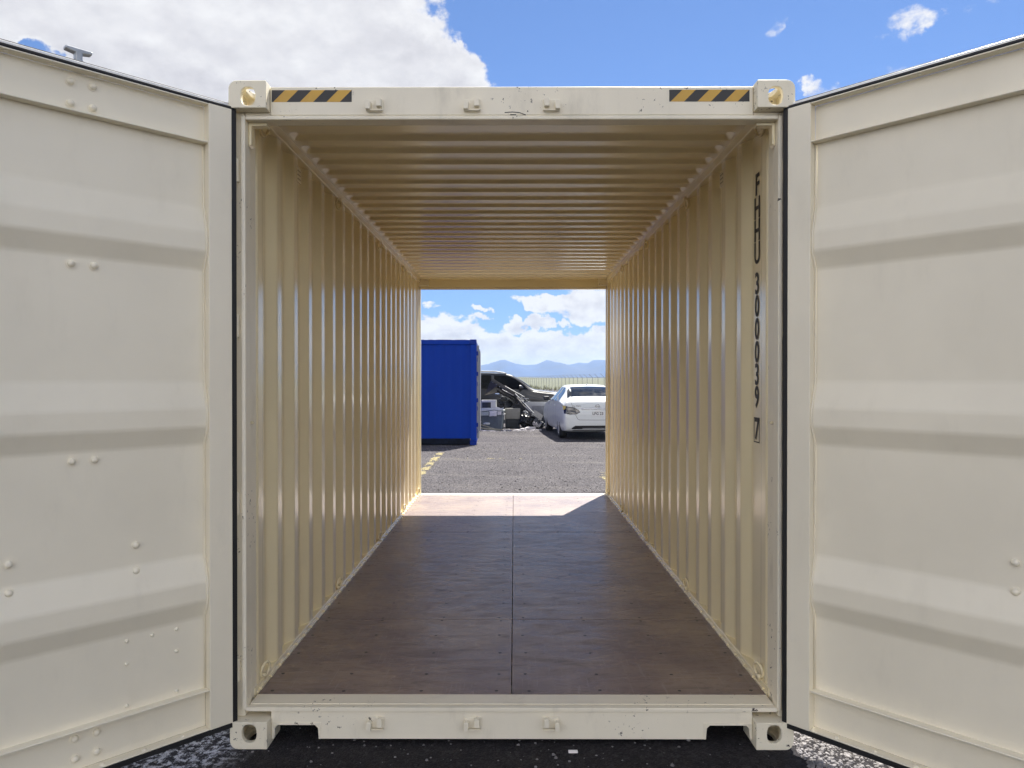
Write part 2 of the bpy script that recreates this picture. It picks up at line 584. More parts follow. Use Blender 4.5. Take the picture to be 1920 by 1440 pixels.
M['panel_grey'] = simple('grey_sheet', (0.30, 0.305, 0.32), 0.5, var=0.1)
M['panel_dark'] = simple('grey_inset', (0.14, 0.143, 0.158), 0.6, var=0.15)
M['dull_sheet'] = simple('dull_sheet', (0.05, 0.052, 0.06), 0.8, var=0.3, scale=9, spec=0.05)
M['wood'] = simple('weathered_wood', (0.46, 0.42, 0.30), 0.85, var=0.25, scale=14)

# ------------------------------------------------------------------ ground
def disc(name, mat, r, z, n=96, cx=0, cy=0):
    vs = [(cx, cy, z)] + [(cx + r * math.cos(2 * math.pi * i / n), cy + r * math.sin(2 * math.pi * i / n), z) for i in range(n)]
    fs = [(0, 1 + i, 1 + (i + 1) % n) for i in range(n)]
    return MB().add(vs, fs).build(name, mat)


def field():
    radii = [0, 60, 120, 180, 240, 320, 420, 700, 1200, 2000, 3000]
    hts = [-.006, -.006, -.006, .25, .9, 1.9, 2.9, 2.9, 2.6, 2.0, 1.0]
    n = 120
    vs = [(0, 0, -.006)]
    for r, h in zip(radii[1:], hts[1:]):
        for i in range(n):
            a = 2 * math.pi * i / n
            vs.append((r * math.cos(a), r * math.sin(a), h + (0.22 * math.sin(a * 17 + r) + .15 * math.sin(a * 41) if h > .5 else 0)))
    fs = [(0, 1 + i, 1 + (i + 1) % n) for i in range(n)]
    for k in range(len(radii) - 2):
        for i in range(n):
            p, q = 1 + k * n + i, 1 + k * n + (i + 1) % n
            fs.append((p, p + n, q + n, q))
    return MB().add(vs, fs).build('grass_field', M['field'], smooth=True)


tag(field(), kind='structure')
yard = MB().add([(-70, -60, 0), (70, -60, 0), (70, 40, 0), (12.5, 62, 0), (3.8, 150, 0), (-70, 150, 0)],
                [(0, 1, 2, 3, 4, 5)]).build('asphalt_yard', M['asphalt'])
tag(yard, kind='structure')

# hills along the horizon
def hills():
    mb = MB()
    na, nr = 420, 14
    vs = []
    def ridge(a):
        h = 0.0222
        h += 0.0022 * math.exp(-((a + 0.013) / 0.020) ** 2) + 0.0022 * math.exp(-((a - 0.088) / 0.045) ** 2)
        h += 0.0006 * math.sin(a * 61 + 1) + 0.0006 * math.sin(a * 137 + 2) + 0.0005 * math.sin(a * 301)
        h += 0.004 * math.sin(a * 7 + 0.5) * min(1, a * a * 5)
        return max(0.008, h)
    for j in range(nr + 1):
        t = j / nr
        r = 1350 + 900 * t
        for i in range(na + 1):
            a = -1.35 + 2.7 * i / na
            peak = ridge(a) * 1950
            s = math.sin(min(1, t / 0.66) * math.pi / 2) ** 1.3 if t < 0.66 else 1 - (t - 0.66) / 0.34
            sp = 1 + 0.22 * math.sin(a * 90 + 6 * t) * math.sin(t * math.pi) * (1 if t < 0.62 else 0.2)
            z = -2 + peak * s * sp + (0.8 * rng.uniform(-1, 1) if 0 < j < nr else 0)
            vs.append((r * math.sin(a), r * math.cos(a), z))
    fs = []
    for j in range(nr):
        for i in range(na):
            p = j * (na + 1) + i
            fs.append((p, p + 1, p + na + 2, p + na + 1))
    mb.add(vs, fs)
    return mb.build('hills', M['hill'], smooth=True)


tag(hills(), kind='structure')

# ------------------------------------------------------------------ the beige container
L = 6.058
cont = empty('shipping_container')
tag(cont, 'beige shipping container open at both ends, seen straight through from its doorway', 'shipping container',
    'shipping containers in the yard')


def wall(side, first):
    mb = MB()
    xi, xo = 1.178, 1.213
    pts = [(0.20, xo)]
    if side > 0:
        pts = [(0.20, xo), (0.224, xi), (0.296, xi), (0.364, xo), (0.526, xo)]
    c = first
    while c < 5.84:
        for dy, xx in ((-0.036, xi), (0.036, xi), (0.104, xo), (0.174, xo)):
            if 0.205 < c + dy < 5.855 and not (xx == xo and c + dy < 0.30):
                pts.append((c + dy, xx))
        c += 0.278
    pts.append((5.86, xo))
    zs = (0.13, 2.83)
    vs = [(side * x, y, z) for z in zs for y, x in pts]
    n = len(pts)
    fs = [(i, i + 1, n + i + 1, n + i) for i in range(n - 1)]
    mb.add(vs, fs)
    o = mb.build('side_wall', M['beige'], cont, bevel=0.010, seg=3, flat=True)
    return o


wall(-1, 0.26)
wall(1, 0.63)


def roof():
    mb = MB()
    lo, hi = 2.862, 2.884
    ys = [(0.12, 0)]
    y = 0.56
    while y < 5.75:
        ys += [(y, 0), (y + 0.030, 1), (y + 0.100, 1), (y + 0.130, 0)]
        y += 0.209
    ys.append((5.94, 0))
    xs = [(-1.165, 0), (-1.142, 0), (-1.115, 1), (1.115, 1), (1.142, 0), (1.165, 0)]
    vs = [(x, y, lo + (hi - lo) * fx * fy) for y, fy in ys for x, fx in xs]
    k = len(xs)
    fs = [(j * k + i, j * k + i + 1, (j + 1) * k + i + 1, (j + 1) * k + i) for j in range(len(ys) - 1) for i in range(k - 1)]
    mb.add(vs, fs)
    return mb.build('roof', M['beige'], cont, bevel=0.006, seg=2, flat=True)


roof()

# rails
for s in (-1, 1):
    MB().box(s * 1.159, s * 1.2165, 0.17, L - 0.17, 2.815, 2.874).build('top_rail', M['beige'], cont, bevel=0.006)
    MB().box(s * 1.172, s * 1.219, 0.17, L - 0.17, 0.03, 0.196).build('bottom_rail', M['beige'], cont, bevel=0.005)
    # weld beads where the wall meets the floor
    mb = MB()
    yy = 0.22
    while yy < 5.8:
        mb.bar((s * 1.166, yy, 0.171), (s * 1.169, yy + 0.07 + 0.05 * rng.random(), 0.171), 0.014, 0.014)
        yy += 0.139
    mb.box(s * 1.163, s * 1.176, 0.19, L - 0.19, 0.150, 0.171)
    mb.build('floor_strip', M['beige'], cont, bevel=0.003)

# floor sheets
ybreak = [(0.179, 1.206), (1.2125, 3.688), (3.6945, L - 0.179)]
rows = [0.215, 0.40, 0.675, 0.94, 1.185, 1.235, 1.52, 1.79, 2.22, 2.47, 2.76, 3.06, 3.36, 3.665, 3.715, 4.0, 4.28, 4.56, 4.84, 5.12, 5.40, 5.62, 5.84]
for y0, y1 in ybreak:
    for s in (-1, 1):
        xa, xb = (0.0018, 1.163)
        p = MB().box(s * xa, s * xb, y0, y1, 0.137, 0.165).build('floor_sheet', M['ply'], cont, bevel=0.0015, seg=1)
        sc = MB()
        for y in rows:
            if y0 < y < y1:
                for x in (0.07, 0.42, 0.775, 1.115):
                    xx, yv = s * x + rng.uniform(-.012, .012), y + rng.uniform(-.008, .008)
                    sc.cyl((xx, yv, 0.160), (xx, yv, 0.1656), 0.0085, 8)
        tag(sc.build('screws', M['screw'], p), kind='stuff')
# cross members under the floor
for k in range(20):
    y = 0.30 + k * 0.287
    MB().box(-1.17, 1.17, y, y + 0.045, 0.02, 0.134).build('cross_member', M['beige_worn'], cont)


def casting(x, y, z, sx, sy, top):
    """hollow corner casting with its outward faces pierced (lower sides left closed to keep the holes dark); sx, sy point outwards, top = +1 upper"""
    wx, wy, hz = 0.162, 0.178, 0.118
    mb = MB().box(0, wx, 0, wy, 0, hz)
    o = mb.build('corner_casting', M['beige_cast'], cont)
    bm = bmesh.new(); bm.from_mesh(o.data)
    ed = [e for e in bm.edges if all(abs(v.co.x - wx) < 1e-6 for v in e.verts) and
          abs(e.verts[0].co.z - e.verts[1].co.z) < 1e-6 and abs(e.verts[0].co.z - hz) < 1e-6]
    bmesh.ops.bevel(bm, geom=ed, offset=0.036, segments=6, profile=0.5, affect='EDGES')
    bm.to_mesh(o.data); bm.free()
    cut = [MB().box(0.022, wx - 0.024, 0.022, wy - 0.026, 0.020, hz - 0.024).build('cut', None)]
    def oval(n=20, a=0.032, b=0.040):
        pts = []
        for i in range(n):
            an = 2 * math.pi * i / n
            ca, sa = math.cos(an), math.sin(an)
            pts.append((a * math.copysign(abs(ca) ** 0.75, ca), b * math.copysign(abs(sa) ** 0.85, sa)))
        return pts
    cut.append(MB().prism(oval(), lambda a, b, d: (0.078 + a, d, 0.050 + b), wy - 0.05, wy + 0.03).build('cut', None))
    if top > 0: cut.append(MB().prism(oval(), lambda a, b, d: (d, 0.089 + a * 1.1, 0.050 + b), wx - 0.05, wx + 0.03).build('cut', None))  # lower castings get no side hole, which keeps their insides dark
    cut.append(MB().prism(oval(20, 0.030, 0.062), lambda a, b, d: (0.078 + a, 0.089 + b, d), hz - 0.05, hz + 0.03).build('cut', None))
    boolean(o, cut)
    me = o.data
    for v in me.vertices:
        p = v.co.copy()
        px_ = x + sx * (p.x - wx)
        py_ = y + sy * (p.y - wy)
        pz_ = z + (p.z if top > 0 else hz - p.z)
        v.co = (px_, py_, pz_)
    if sx * sy * (1 if top > 0 else -1) < 0:
        me.flip_normals()
    me.materials.clear(); me.materials.append(M['beige_cast'])
    bv = o.modifiers.new('bevel', 'BEVEL'); bv.width = 0.002; bv.segments = 1; bv.limit_method = 'ANGLE'; bv.angle_limit = R(40)
    return o


for sx_ in (-1, 1):
    for yy, sy_ in ((0.0, -1), (L, 1)):
        casting(sx_ * 1.222, yy, 2.896 - 0.118, sx_, sy_, 1)
        casting(sx_ * 1.222, yy, 0.0, sx_, sy_, -1)


def end_frame(front):
    """posts, header, sill and their fittings at one end"""
    def Y(v):
        return v if front else L - v
    for s in (-1, 1):
        mb = MB()
        mb.box(s * 1.174, s * 1.219, Y(.055), Y(.120), 0.119, 2.777)
        mb.box(s * 1.166, s * 1.186, Y(.043), Y(.105), 0.150, 2.760)
        mb.box(s * 1.176, s * 1.219, Y(.128), Y(.200), 0.119, 2.815)
        mb.box(s * 1.207, s * 1.218, Y(.020), Y(.055), 0.119, 2.777)
        post = mb.build('corner_post', M['beige_worn' if front else 'beige'], cont, bevel=0.005, seg=3)
        for z in (2.52, 1.84, 1.06, 0.33):
            h = MB().box(s * 1.194, s * 1.2065, Y(.030), Y(.054), z - 0.05, z + 0.05)
            h.cyl((s * 1.202, Y(.024), z - 0.062), (s * 1.202, Y(.024), z + 0.062), 0.0065, 10)
            h.build('hinge_lug', M['beige_worn'], post, bevel=0.003)
        if front:
            # angle bracket in the upper corner and a small stop half way up
            b = MB()
            poly = [(1.1655, 2.741), (1.082, 2.741), (1.082, 2.7275), (1.152, 2.7275), (1.152, 2.645), (1.1655, 2.636)]
            b.prism(poly, lambda a, c, d: (s * a, d, c), 0.080, 0.124)
            b.build('corner_bracket', M['beige'], post, bevel=0.003)
            MB().box(s * 1.160, s * 1.174, .121, .132, 1.405, 1.417).build('stop', M['beige'], post, bevel=0.002)
    # header
    mb = MB()
    mb.box(-1.059, 1.059, Y(.050), Y(.125), 2.762, 2.8885)
    mb.box(-1.166, 1.166, Y(.043), Y(.122), 2.7415, 2.7605)
    mb.box(-1.059, 1.059, Y(.1255), Y(.165), 2.866, 2.8875)
    for s in (-1, 1):
        mb.box(s * 1.0595, s * 1.173, Y(.0555), Y(.1205), 2.7608, 2.7775)
    hd = mb.build('door_header', M['beige_worn' if front else 'beige'], cont, bevel=0.006, seg=3)
    # sill with fork pockets
    prof = [(-1.059, .0215)]
    def pocket(a, b):
        return [(a, .0215), (a + .004, .070), (a + .018, .083), (b - .018, .083), (b - .004, .070), (b, .0215)]
    prof += pocket(-1.046, -.850) + pocket(.856, 1.048) + [(1.059, .0215), (1.059, .146), (-1.059, .146)]
    mb = MB()
    mb.prism(prof, lambda a, b, d: (a, d, b), Y(.050), Y(.062))
    mb.box(-1.166, 1.166, Y(.042), Y(.066), 0.146, 0.1635)
    mb.box(-1.163, 1.163, Y(.0665), Y(.1765), 0.140, 0.1605)
    mb.box(-1.163, 1.163, Y(.080), Y(.1765), 0.1605, 0.1645)
    si = mb.build('door_sill', M['beige_worn'], cont, bevel=0.004, seg=2)
    if not front:
        return
    for a, b in ((-1.046, -.850), (.856, 1.048)):
        fr = MB()
        fr.box(a - .010, b + .010, .0465, .0495, .084, .094)
        fr.box(a - .010, a - .001, .0465, .0495, .023, .084)
        fr.box(b + .001, b + .010, .0465, .0495, .023, .084)
        fr.build('pocket_trim', M['beige_worn'], si, bevel=0.001)
    def keeper(x, z, parent, flip, up):
        k = MB()
        k.box(-.036, .036, -.006, 0, -.022, .026)
        k.prism([(-.038, -.026), (-.018, -.026), (-.015, .006), (-.022, .014), (-.034, .014), (-.038, .004)],
                lambda a, b, d: (a * flip, d, b), -.034, -.006)
        k.prism([(.008, -.012), (.031, -.012), (.031, .020), (.022, .028), (.012, .028), (.008, .018)],
                lambda a, b, d: (a * flip, d, b), -.030, -.006)
        k.box(-.038 * flip, .036 * flip, -.020, -.006, -.029, -.023)
        o = k.build('cam_keeper', M['beige_worn'], parent, bevel=0.004, seg=2)
        o.location = (x, .0495, z)
        o.scale = (1, 1, up)
    for x, f in ((-.597, 1), (-.171, 1), (.173, -1)):
        keeper(x, 2.805, hd, f, 1)
        keeper(x, .096, si, f, 1)
    sc_ = MB()
    for pts in ([(-.030, 2.7745), (.004, 2.7765), (.034, 2.774), (.050, 2.768), (.062, 2.7635)], [(-.006, 2.7655), (.020, 2.7645)]):
        for (a, b), (c, d) in zip(pts, pts[1:]):
            sc_.bar((a, .0497, b), (c, .0497, d), .0012, .0035, up=(0, 0, 1))
    sc_.build('scratch', M['screw'], hd)
    # hazard stickers
    for x0 in (-1.051, .690):
        w, h, z0 = .351, .052, 2.821
        mb = MB()
        bx = [0.0]
        # boundaries of the slanted stripes, bottom edge positions; slant equals the height
        cuts = [0.006 + 0.0585 * k for k in range(7)]
        def poly(a0, a1):
            pts = [(a0, 0), (a1, 0), (a1 + h, h), (a0 + h, h)]
            out = []
            for (sgn, lim) in ((1, 0.0), (-1, w)):
                src = pts if not out else out
                res = []
                for i in range(len(src)):
                    p, q = src[i], src[(i + 1) % len(src)]
                    ip, iq = sgn * (p[0] - lim) >= 0, sgn * (q[0] - lim) >= 0
                    if ip: res.append(p)
                    if ip != iq:
                        t = (lim - p[0]) / (q[0] - p[0])
                        res.append((lim, p[1] + (q[1] - p[1]) * t))
                out = res
                if not out: return None
            return out
        edges = [-0.06] + cuts + [0.42]
        for i in range(len(edges) - 1):
            pg = poly(edges[i], edges[i + 1])
            if pg and len(pg) > 2:
                mb.add([(x0 + a, 0.0492, z0 + b) for a, b in pg], [tuple(range(len(pg)))], 0 if i % 2 == 0 else 1)
        st = mb.build('hazard_sticker', [M['hazard_black'], M['hazard_yellow']], hd, recalc=False)


end_frame(True)
end_frame(False)

# lashing rings along the floor and under the roof rail
ring = MB()
ring.tube([(0, 0.034 * math.cos(a), 0.034 * math.sin(a)) for a in [math.pi * 2 * k / 18 for k in range(18)]], 0.006, 8, True)
ring.box(-0.012, 0.004, -0.012, 0.012, -0.045, -0.02)
rg = ring.build('lashing_ring', M['beige'], cont, smooth=True)
first = True
for s in (-1, 1):
    for y in (0.285, 1.73, 3.2, 4.6, 5.75):
        for z in (0.235, 2.785):
            if z > 1 and y not in (0.285, 1.73, 3.2, 4.6):
                continue
            loc = (s * 1.166, y, z)
            rot = (0, s * R(-8), s * R(14))
            if z > 1: rot = (math.pi, s * R(-8), s * R(14))
            if first:
                rg.location = loc; rg.rotation_euler = rot; first = False
            else:
                again(rg, cont, loc, rot)

# ventilators high on the walls
for s, y in ((-1, 0.868), (1, 0.940)):
    xw = 1.1755 if s < 0 else 1.176
    v = MB().box(s * xw, s * (xw + .006), y - .045, y + .045, 2.690, 2.775).build('ventilator', M['beige'], cont, bevel=0.004)
    h = MB()
    for a in (-.020, 0, .020):
        for b in (-.022, 0, .022):
            h.cyl((s * (xw - .0008), y + a, 2.732 + b), (s * (xw + .002), y + a, 2.732 + b), .005, 8)
    tag(h.build('vent_holes', M['trim'], v), kind='stuff')

# container number down the first panel of the right wall
num = empty('container_number', (0, 0, 0), 0, cont)
zc = 1.604 + (712 - 349) / 398
chars = [('F', 349), ('H', 393), ('H', 435), ('U', 477), ('3', 534), ('0', 576), ('0', 619), ('0', 662), ('3', 704), ('9', 746), ('7', 806)]
ytxt = 0.452
for ch, py in chars:
    z = 1.604 + (712 - py) / 1352 * 3.57
    mtx = Matrix.Translation((1.2105, ytxt, z)) @ Matrix(((0, 0, -1, 0), (-1, 0, 0, 0), (0, 1, 0, 0), (0, 0, 0, 1)))
    o = text_mesh(ch, 0.148, 'letter', M['black_ink'], num, mtx, sx=0.86, bold=0.0028)
bx = MB()
zc = 1.604 + (712 - 806) / 1352 * 3.57
for a0, a1, b0, b1 in ((-.040, .040, -.062, -.057), (-.040, .040, .057, .062), (-.040, -.035, -.057, .057), (.035, .040, -.057, .057)):
    bx.box(1.2100, 1.2108, ytxt + a0, ytxt + a1, zc + b0, zc + b1)
bx.build('number_box', M['black_ink'], num)


# ------------------------------------------------------------------ container doors
def door(side, label):
    """local x runs from the hinge to the free edge, local y towards the inside face (side -1) or away from it"""
    s = 1 if side < 0 else -1
    if side < 0:
        rz = math.atan2(-math.cos(R(43.8)), -math.sin(R(43.8)))
        loc = (-1.207, 0.0, 0)
    else:
        rz = math.atan2(-math.cos(R(43.0)), math.sin(R(43.0)))
        loc = (1.189, 0.0, 0)
    Z0, Z1, Wd = 0.117, 2.772, 1.17
    fr = MB()
    fr.box(0, 0.100, s * -.050, 0, Z0, Z1)
    fr.box(Wd - .1, Wd, s * -.050, 0, Z0, Z1)
    fr.box(0.1, Wd - .1, s * -.052, s * -.0455, 2.611, 2.765)
    fr.box(0.1, Wd - .1, s * -.0500, s * -.001, 2.765, Z1 - .0005)
    fr.box(0.1, Wd - .1, s * -.0500, s * -.004, 2.604, 2.611)
    fr.box(0.1, Wd - .1, s * -.052, s * -.0455, 0.124, 0.282)
    fr.box(0.1, Wd - .1, s * -.0500, s * -.001, Z0 + .0005, 0.124)
    fr.box(0.1, Wd - .1, s * -.0500, s * -.004, 0.282, 0.289)
    d = fr.build('door', M['beige_daylit'], cont, bevel=0.004, seg=2)
    d.location = loc
    d.rotation_euler = (0, 0, rz)
    d['label'] = label
    # corrugated sheet
    zz = [(0.289, 0)]
    for zd in (0.595, 1.330, 2.072):
        zz += [(zd, 0), (zd + .075, 1), (zd + .155, 1), (zd + .265, 0)]
    zz.append((2.604, 0))
    sh = MB()
    n = len(zz)
    xs = (0.0995, Wd - .0995)
    sh.add([(x, s * (-.046 + .031 * f), z) for x in xs for z, f in zz], [(i, i + 1, n + i + 1, n + i) for i in range(n - 1)])
    sh.build('door_panel', M['beige_daylit'], d, bevel=0.010, seg=4, flat=True)
    wl = MB()
    wl.tube([(0.1035, s * (-.046 + .031 * f + .003), z) for z, f in zz], 0.0045, 6)
    wl.build('weld_bead', M['beige_daylit'], d, smooth=True)
    # gasket: two lips all round, the outer one proud
    g = MB()
    for (n0, n1, ex) in ((-.013, -.002, .013), (-.046, -.036, .038)):
        ey = .022
        g.box(-ey, Wd + ey, s * n0, s * n1, Z1 + .001, Z1 + ex)
        g.box(-ey, Wd + ey, s * n0, s * n1, Z0 - ey, Z0 - .001)
        g.box(-ey, -.001, s * n0, s * n1, Z0 - .001, Z1 + .001)
        g.box(Wd + .001, Wd + ey, s * n0, s * n1, Z0 - .001, Z1 + .001)
    g.build('gasket', M['rubber'], d, bevel=0.003)
    # pale strip between the two lips: highlight on the rubber put into its colour
    MB().box(0, Wd, s * -.034, s * -.016, Z1, Z1 + .027).build('highlight_strip', M['lip_highlight'], d, bevel=.004, seg=3)
    # bolts and rivets
    bolt_m = MB()
    bolt_m.cyl((0, 0, 0), (0, s * .003, 0), .018, 14)
    bolt_m.dome((0, s * .003, 0), (0, s, 0), .0140, .013, 12, 4)
    b0 = bolt_m.build('bolt', M['beige_daylit'], d, smooth=False, bevel=0)
    b0.data.polygons.foreach_set('use_smooth', [len(p.vertices) < 5 for p in b0.data.polygons])
    small = MB()
    small.dome((0, 0, 0), (0, s, 0), .0085, .007, 10, 3)
    r0 = small.build('rivet', M['beige_daylit'], d, smooth=True)
    if side < 0:
        bolts = [(.603, 2.725), (.527, 2.727), (.603, 2.643), (.527, 2.645), (.603, 2.041), (.525, 2.042), (.603, 1.296), (.525, 1.296),
                 (.803, .944), (.379, .944), (.803, .841), (.378, .841), (.596, .246), (.522, .245), (.595, .169), (.521, .170),
                 (1.02, 2.725), (1.02, 2.643), (1.02, 2.041), (1.02, 1.296)]
        rv = [(.412, .567), (.316, .567), (.220, .567), (.412, .476), (.220, .476), (.220, .310), (.413, .310)]
    else:
        bolts = [(.82, .959), (.82, .856), (1.03, 2.725), (.95, 2.725), (1.03, 2.643), (.95, 2.643), (1.03, 2.041), (1.03, 1.296), (1.03, .246), (1.03, .169)]
        rv = []
    for i, (t, z) in enumerate(bolts):
        l = (t, s * -.0455, z)
        if i == 0: b0.location = l
        else: again(b0, d, l)
    for i, (t, z) in enumerate(rv):
        l = (t, s * -.0455, z)
        if i == 0: r0.location = l
        else: again(r0, d, l)
    fl = MB(); fl.dome((0, 0, 0), (0, 0, 1), .011, .006, 10, 3)
    f0 = fl.build('rivet', M['beige_daylit'], d, smooth=True)
    k = 0
    for j in range(7):
        t = .206 + .1515 * j
        if t > 1.1: break
        for z, rot in ((.124, (0, 0, 0)), (2.765, (math.pi, 0, 0))):
            l = (t, s * -.020, z)
            if k == 0: f0.location = l
            else: again(f0, d, l, rot)
            k += 1
    if not rv:
        bpy.data.objects.remove(r0)
    # locking rods on the outside with their cams
    for t in ((.603 - .038, 1.00) if side < 0 else (1.00,)):
        lr = MB().cyl((t, s * -.088, .02), (t, s * -.088, 2.80), .017, 14)
        for z in (.24, .9, 1.3, 2.04, 2.68):
            lr.box(t - .05, t + .05, s * -.110, s * -.053, z - .03, z + .03)
        lr.build('lock_rod', M['galv'], d, bevel=0.003)
        for z, up in ((2.80, 1), (.02, -1)):
            cm = MB()
            cm.prism([(-.040, 0), (.040, 0), (.030, .018), (.012, .026), (.012, .052), (.046, .058), (.046, .070), (-.046, .070), (-.046, .058), (-.012, .052), (-.012, .026), (-.030, .018)],
                     lambda a, b, dd: (t + a, s * dd, z + up * b), -.104, -.070)
            cm.build('lock_cam', M['galv'], d, bevel=0.004)
    # hinge blades
    for z in (2.52, 1.84, 1.06, 0.33):
        MB().box(-.028, .06, s * -.066, s * -.0525, z - .03, z + .03).build('hinge', M['beige_daylit'], d, bevel=0.003)
    return d


door(-1, 'left door with two lock rods and many bolt heads')
door(1, 'right door with few bolt heads')

# ------------------------------------------------------------------ parking lines: flaked paint left on the stones
def flakes(name, x0, x1, y0, y1, cell, keep, seed):
    r2 = random.Random(seed)
    from mathutils import noise as mn
    mb = MB()
    y = y0
    while y < y1:
        x = x0
        while x < x1:
            n = mn.noise((x * 6 + seed, y * 3, 0)) * 0.6 + mn.noise((x * 22, y * 9, seed)) * 0.5
            e = min((x - x0), (x1 - x)) / (x1 - x0) * 2
            if n + keep + 0.35 * min(1, e * 2) - 0.3 > r2.uniform(-0.18, 0.18):
                c = cell * r2.uniform(0.45, 0.75)
                cx, cy = x + r2.uniform(-.3, .3) * cell, y + r2.uniform(-.3, .3) * cell
                pts = [(cx + c * math.cos(a + r2.uniform(-.4, .4)) * r2.uniform(.7, 1.2), cy + c * math.sin(a) * r2.uniform(.7, 1.2),
                        0.004 + r2.uniform(0, .0025)) for a in (0, 1.05, 2.1, 3.14, 4.2, 5.2)]
                mb.add(pts, [tuple(range(6))])
            x += cell
        y += cell
    o = mb.build(name, M['line'], recalc=False)
    return tag(o, kind='structure')


flakes('parking_line', -1.68, -1.50, 8.6, 12.7, 0.022, 0.02, 3)
flakes('parking_line', 1.43, 1.60, 7.9, 9.3, 0.022, -0.12, 5)
flakes('parking_line', -1.4, 0.35, 11.48, 11.62, 0.024, -0.30, 8)

# loose stones on the ground
def stones():
    mb = MB()
    r2 = random.Random(11)
    def stone(x, y, r):
        n = 5
        a0 = r2.uniform(0, 6)
        h = r * r2.uniform(.5, 1.0)
        vs = [(x + r * r2.uniform(.75, 1.2) * math.cos(a0 + k * 1.2566), y + r * r2.uniform(.7, 1.1) * math.sin(a0 + k * 1.2566), 0.0005) for k in range(n)]
        vs += [(x + r * r2.uniform(.4, .75) * math.cos(a0 + .5 + k * 1.2566), y + r * r2.uniform(.4, .7) * math.sin(a0 + .5 + k * 1.2566), h * r2.uniform(.7, 1.1)) for k in range(n)]
        fs = [tuple(range(n, 2 * n))]
        for k in range(n):
            fs += [(k, (k + 1) % n, n + k), ((k + 1) % n, n + (k + 1) % n, n + k)]
        mb.add(vs, fs)
    for _ in range(7500):
        stone(1.235 + 1.3 * r2.random() ** 1.2, r2.uniform(-.30, .9), abs(r2.gauss(0, 1)) * .0055 + .003)
    for _ in range(500):
        stone(r2.uniform(-2.3, 1.1), r2.uniform(-.35, .6), abs(r2.gauss(0, 1)) * .003 + .0015)
    for _ in range(5000):
        stone(r2.uniform(-2.2, 2.6), 6.2 + 10 * r2.random() ** 1.6, abs(r2.gauss(0, 1)) * .0055 + .004)
    return mb.build('loose_gravel', M['stone'])


tag(stones(), kind='stuff')

# a small white scrap lying under the sill
tag(MB().box(.245, .285, -.03, -.012, .0005, .008).build('paper_scrap', M['foam'], bevel=.002),
    'small white scrap lying on the dark asphalt in front of the door sill', 'litter')

# ------------------------------------------------------------------ blue container
blue = empty('shipping_container', (-2.130, 14.48, 0), R(1.9))
tag(blue, 'blue shipping container standing in its own shadow behind the yellow line', 'shipping container', 'shipping containers in the yard')
hw, BH, BL = 1.219, 2.591, 6.0
mb = MB()
pts = [(-1.1, 0.035)]
x = -1.06
while x < 1.02:
    pts += [(x, .035), (x + .07, .070), (x + .14, .070), (x + .21, .035)]
    x += .28
pts.append((1.1, .035))
n = len(pts)
mb.add([(a, b, z) for z in (.16, 2.50) for a, b in pts], [(i, i + 1, n + i + 1, n + i) for i in range(n - 1)])
mb.build('end_wall', M['blue'], blue, bevel=.008)
for s in (-1, 1):
    mb = MB()
    p2 = [(.15, hw - .005)]
    y = .2
    while y < 5.7:
        p2 += [(y, hw - .005), (y + .07, hw - .04), (y + .14, hw - .04), (y + .21, hw - .005)]
        y += .28
    p2.append((5.9, hw - .005))
    n = len(p2)
    mb.add([(s * a, b, z) for z in (.14, 2.52) for b, a in p2], [(i, i + 1, n + i + 1, n + i) for i in range(n - 1)])
    mb.build('side_wall', M['blue'], blue, bevel=.008)
    MB().box(s * 1.08, s * 1.218, .01, .12, .119, 2.471).build('corner_post', M['blue'], blue, bevel=.006)
    MB().box(s * 1.17, s * 1.2185, .17, 5.8, .02, .155).build('bottom_rail', M['blue'], blue, bevel=.004)
    MB().box(s * 1.16, s * 1.2185, .17, 5.8, 2.50, 2.56).build('top_rail', M['blue'], blue, bevel=.004)
    for z0 in (0, BH - .118):
        for y0 in (0, 5.82):
            MB().box(s * 1.06, s * 1.222, y0 - .003, y0 + .175, z0, z0 + .118).build('corner_casting', M['blue_dark'], blue, bevel=.012)
MB().box(-1.058, 1.058, .008, .07, .02, .165).build('end_sill', M['dirty_sill'], blue, bevel=.004)
MB().box(-1.058, 1.058, .008, .07, 2.47, 2.578).build('end_header', M['blue'], blue, bevel=.004)
MB().box(-1.155, 1.155, .0715, 5.8, 2.55, 2.565).build('roof', M['blue'], blue)
MB().box(-1.16, 1.16, .0715, 5.8, .12, .15).build('floor', M['ply'], blue)
we = MB()
for a0, a1 in ((-1.05, -.80), (-.72, -.60), (-.50, -.05), (.05, .16), (.24, .62), (.70, .98)):
    we.box(a0, a1, .004, .072, 2.578, 2.586)
we.build('worn_edge', M['panel_grey'], blue, bevel=.002)
hk = MB()
hk.tube([(-.29, .028, 2.31), (-.29, .015, 2.22), (-.27, .008, 2.17), (-.24, .012, 2.17), (-.225, .02, 2.22), (-.225, .028, 2.30)], .012, 8)
hk.build('hook', M['blue_dark'], blue, smooth=True)
# far door swung back flat against the right side: its sunlit edge shows past the corner
dm = MB().box(1.232, 1.272, 3.15, 4.30, .13, 2.44)
dd = dm.build('door', M['panel_grey'], blue, bevel=.006)
dd['label'] = 'open door folded back along the side, pale sunlit edge'
for z in (.5, 1.1, 1.75, 2.25):
    MB().box(1.2225, 1.262, .03, .12, z - .05, z + .05).build('hinge', M['blue_dark'], blue, bevel=.004)
for z in (.35, .9, 1.5, 2.1):
    MB().cyl((1.244, .02, z - .05), (1.244, .02, z + .05), .007, 10).build('hinge_pin', M['blue_dark'], blue)
MB().box(1.2225, 1.285, .135, .165, .16, 2.45).build('edge_strip', M['panel_grey'], blue, bevel=.004)


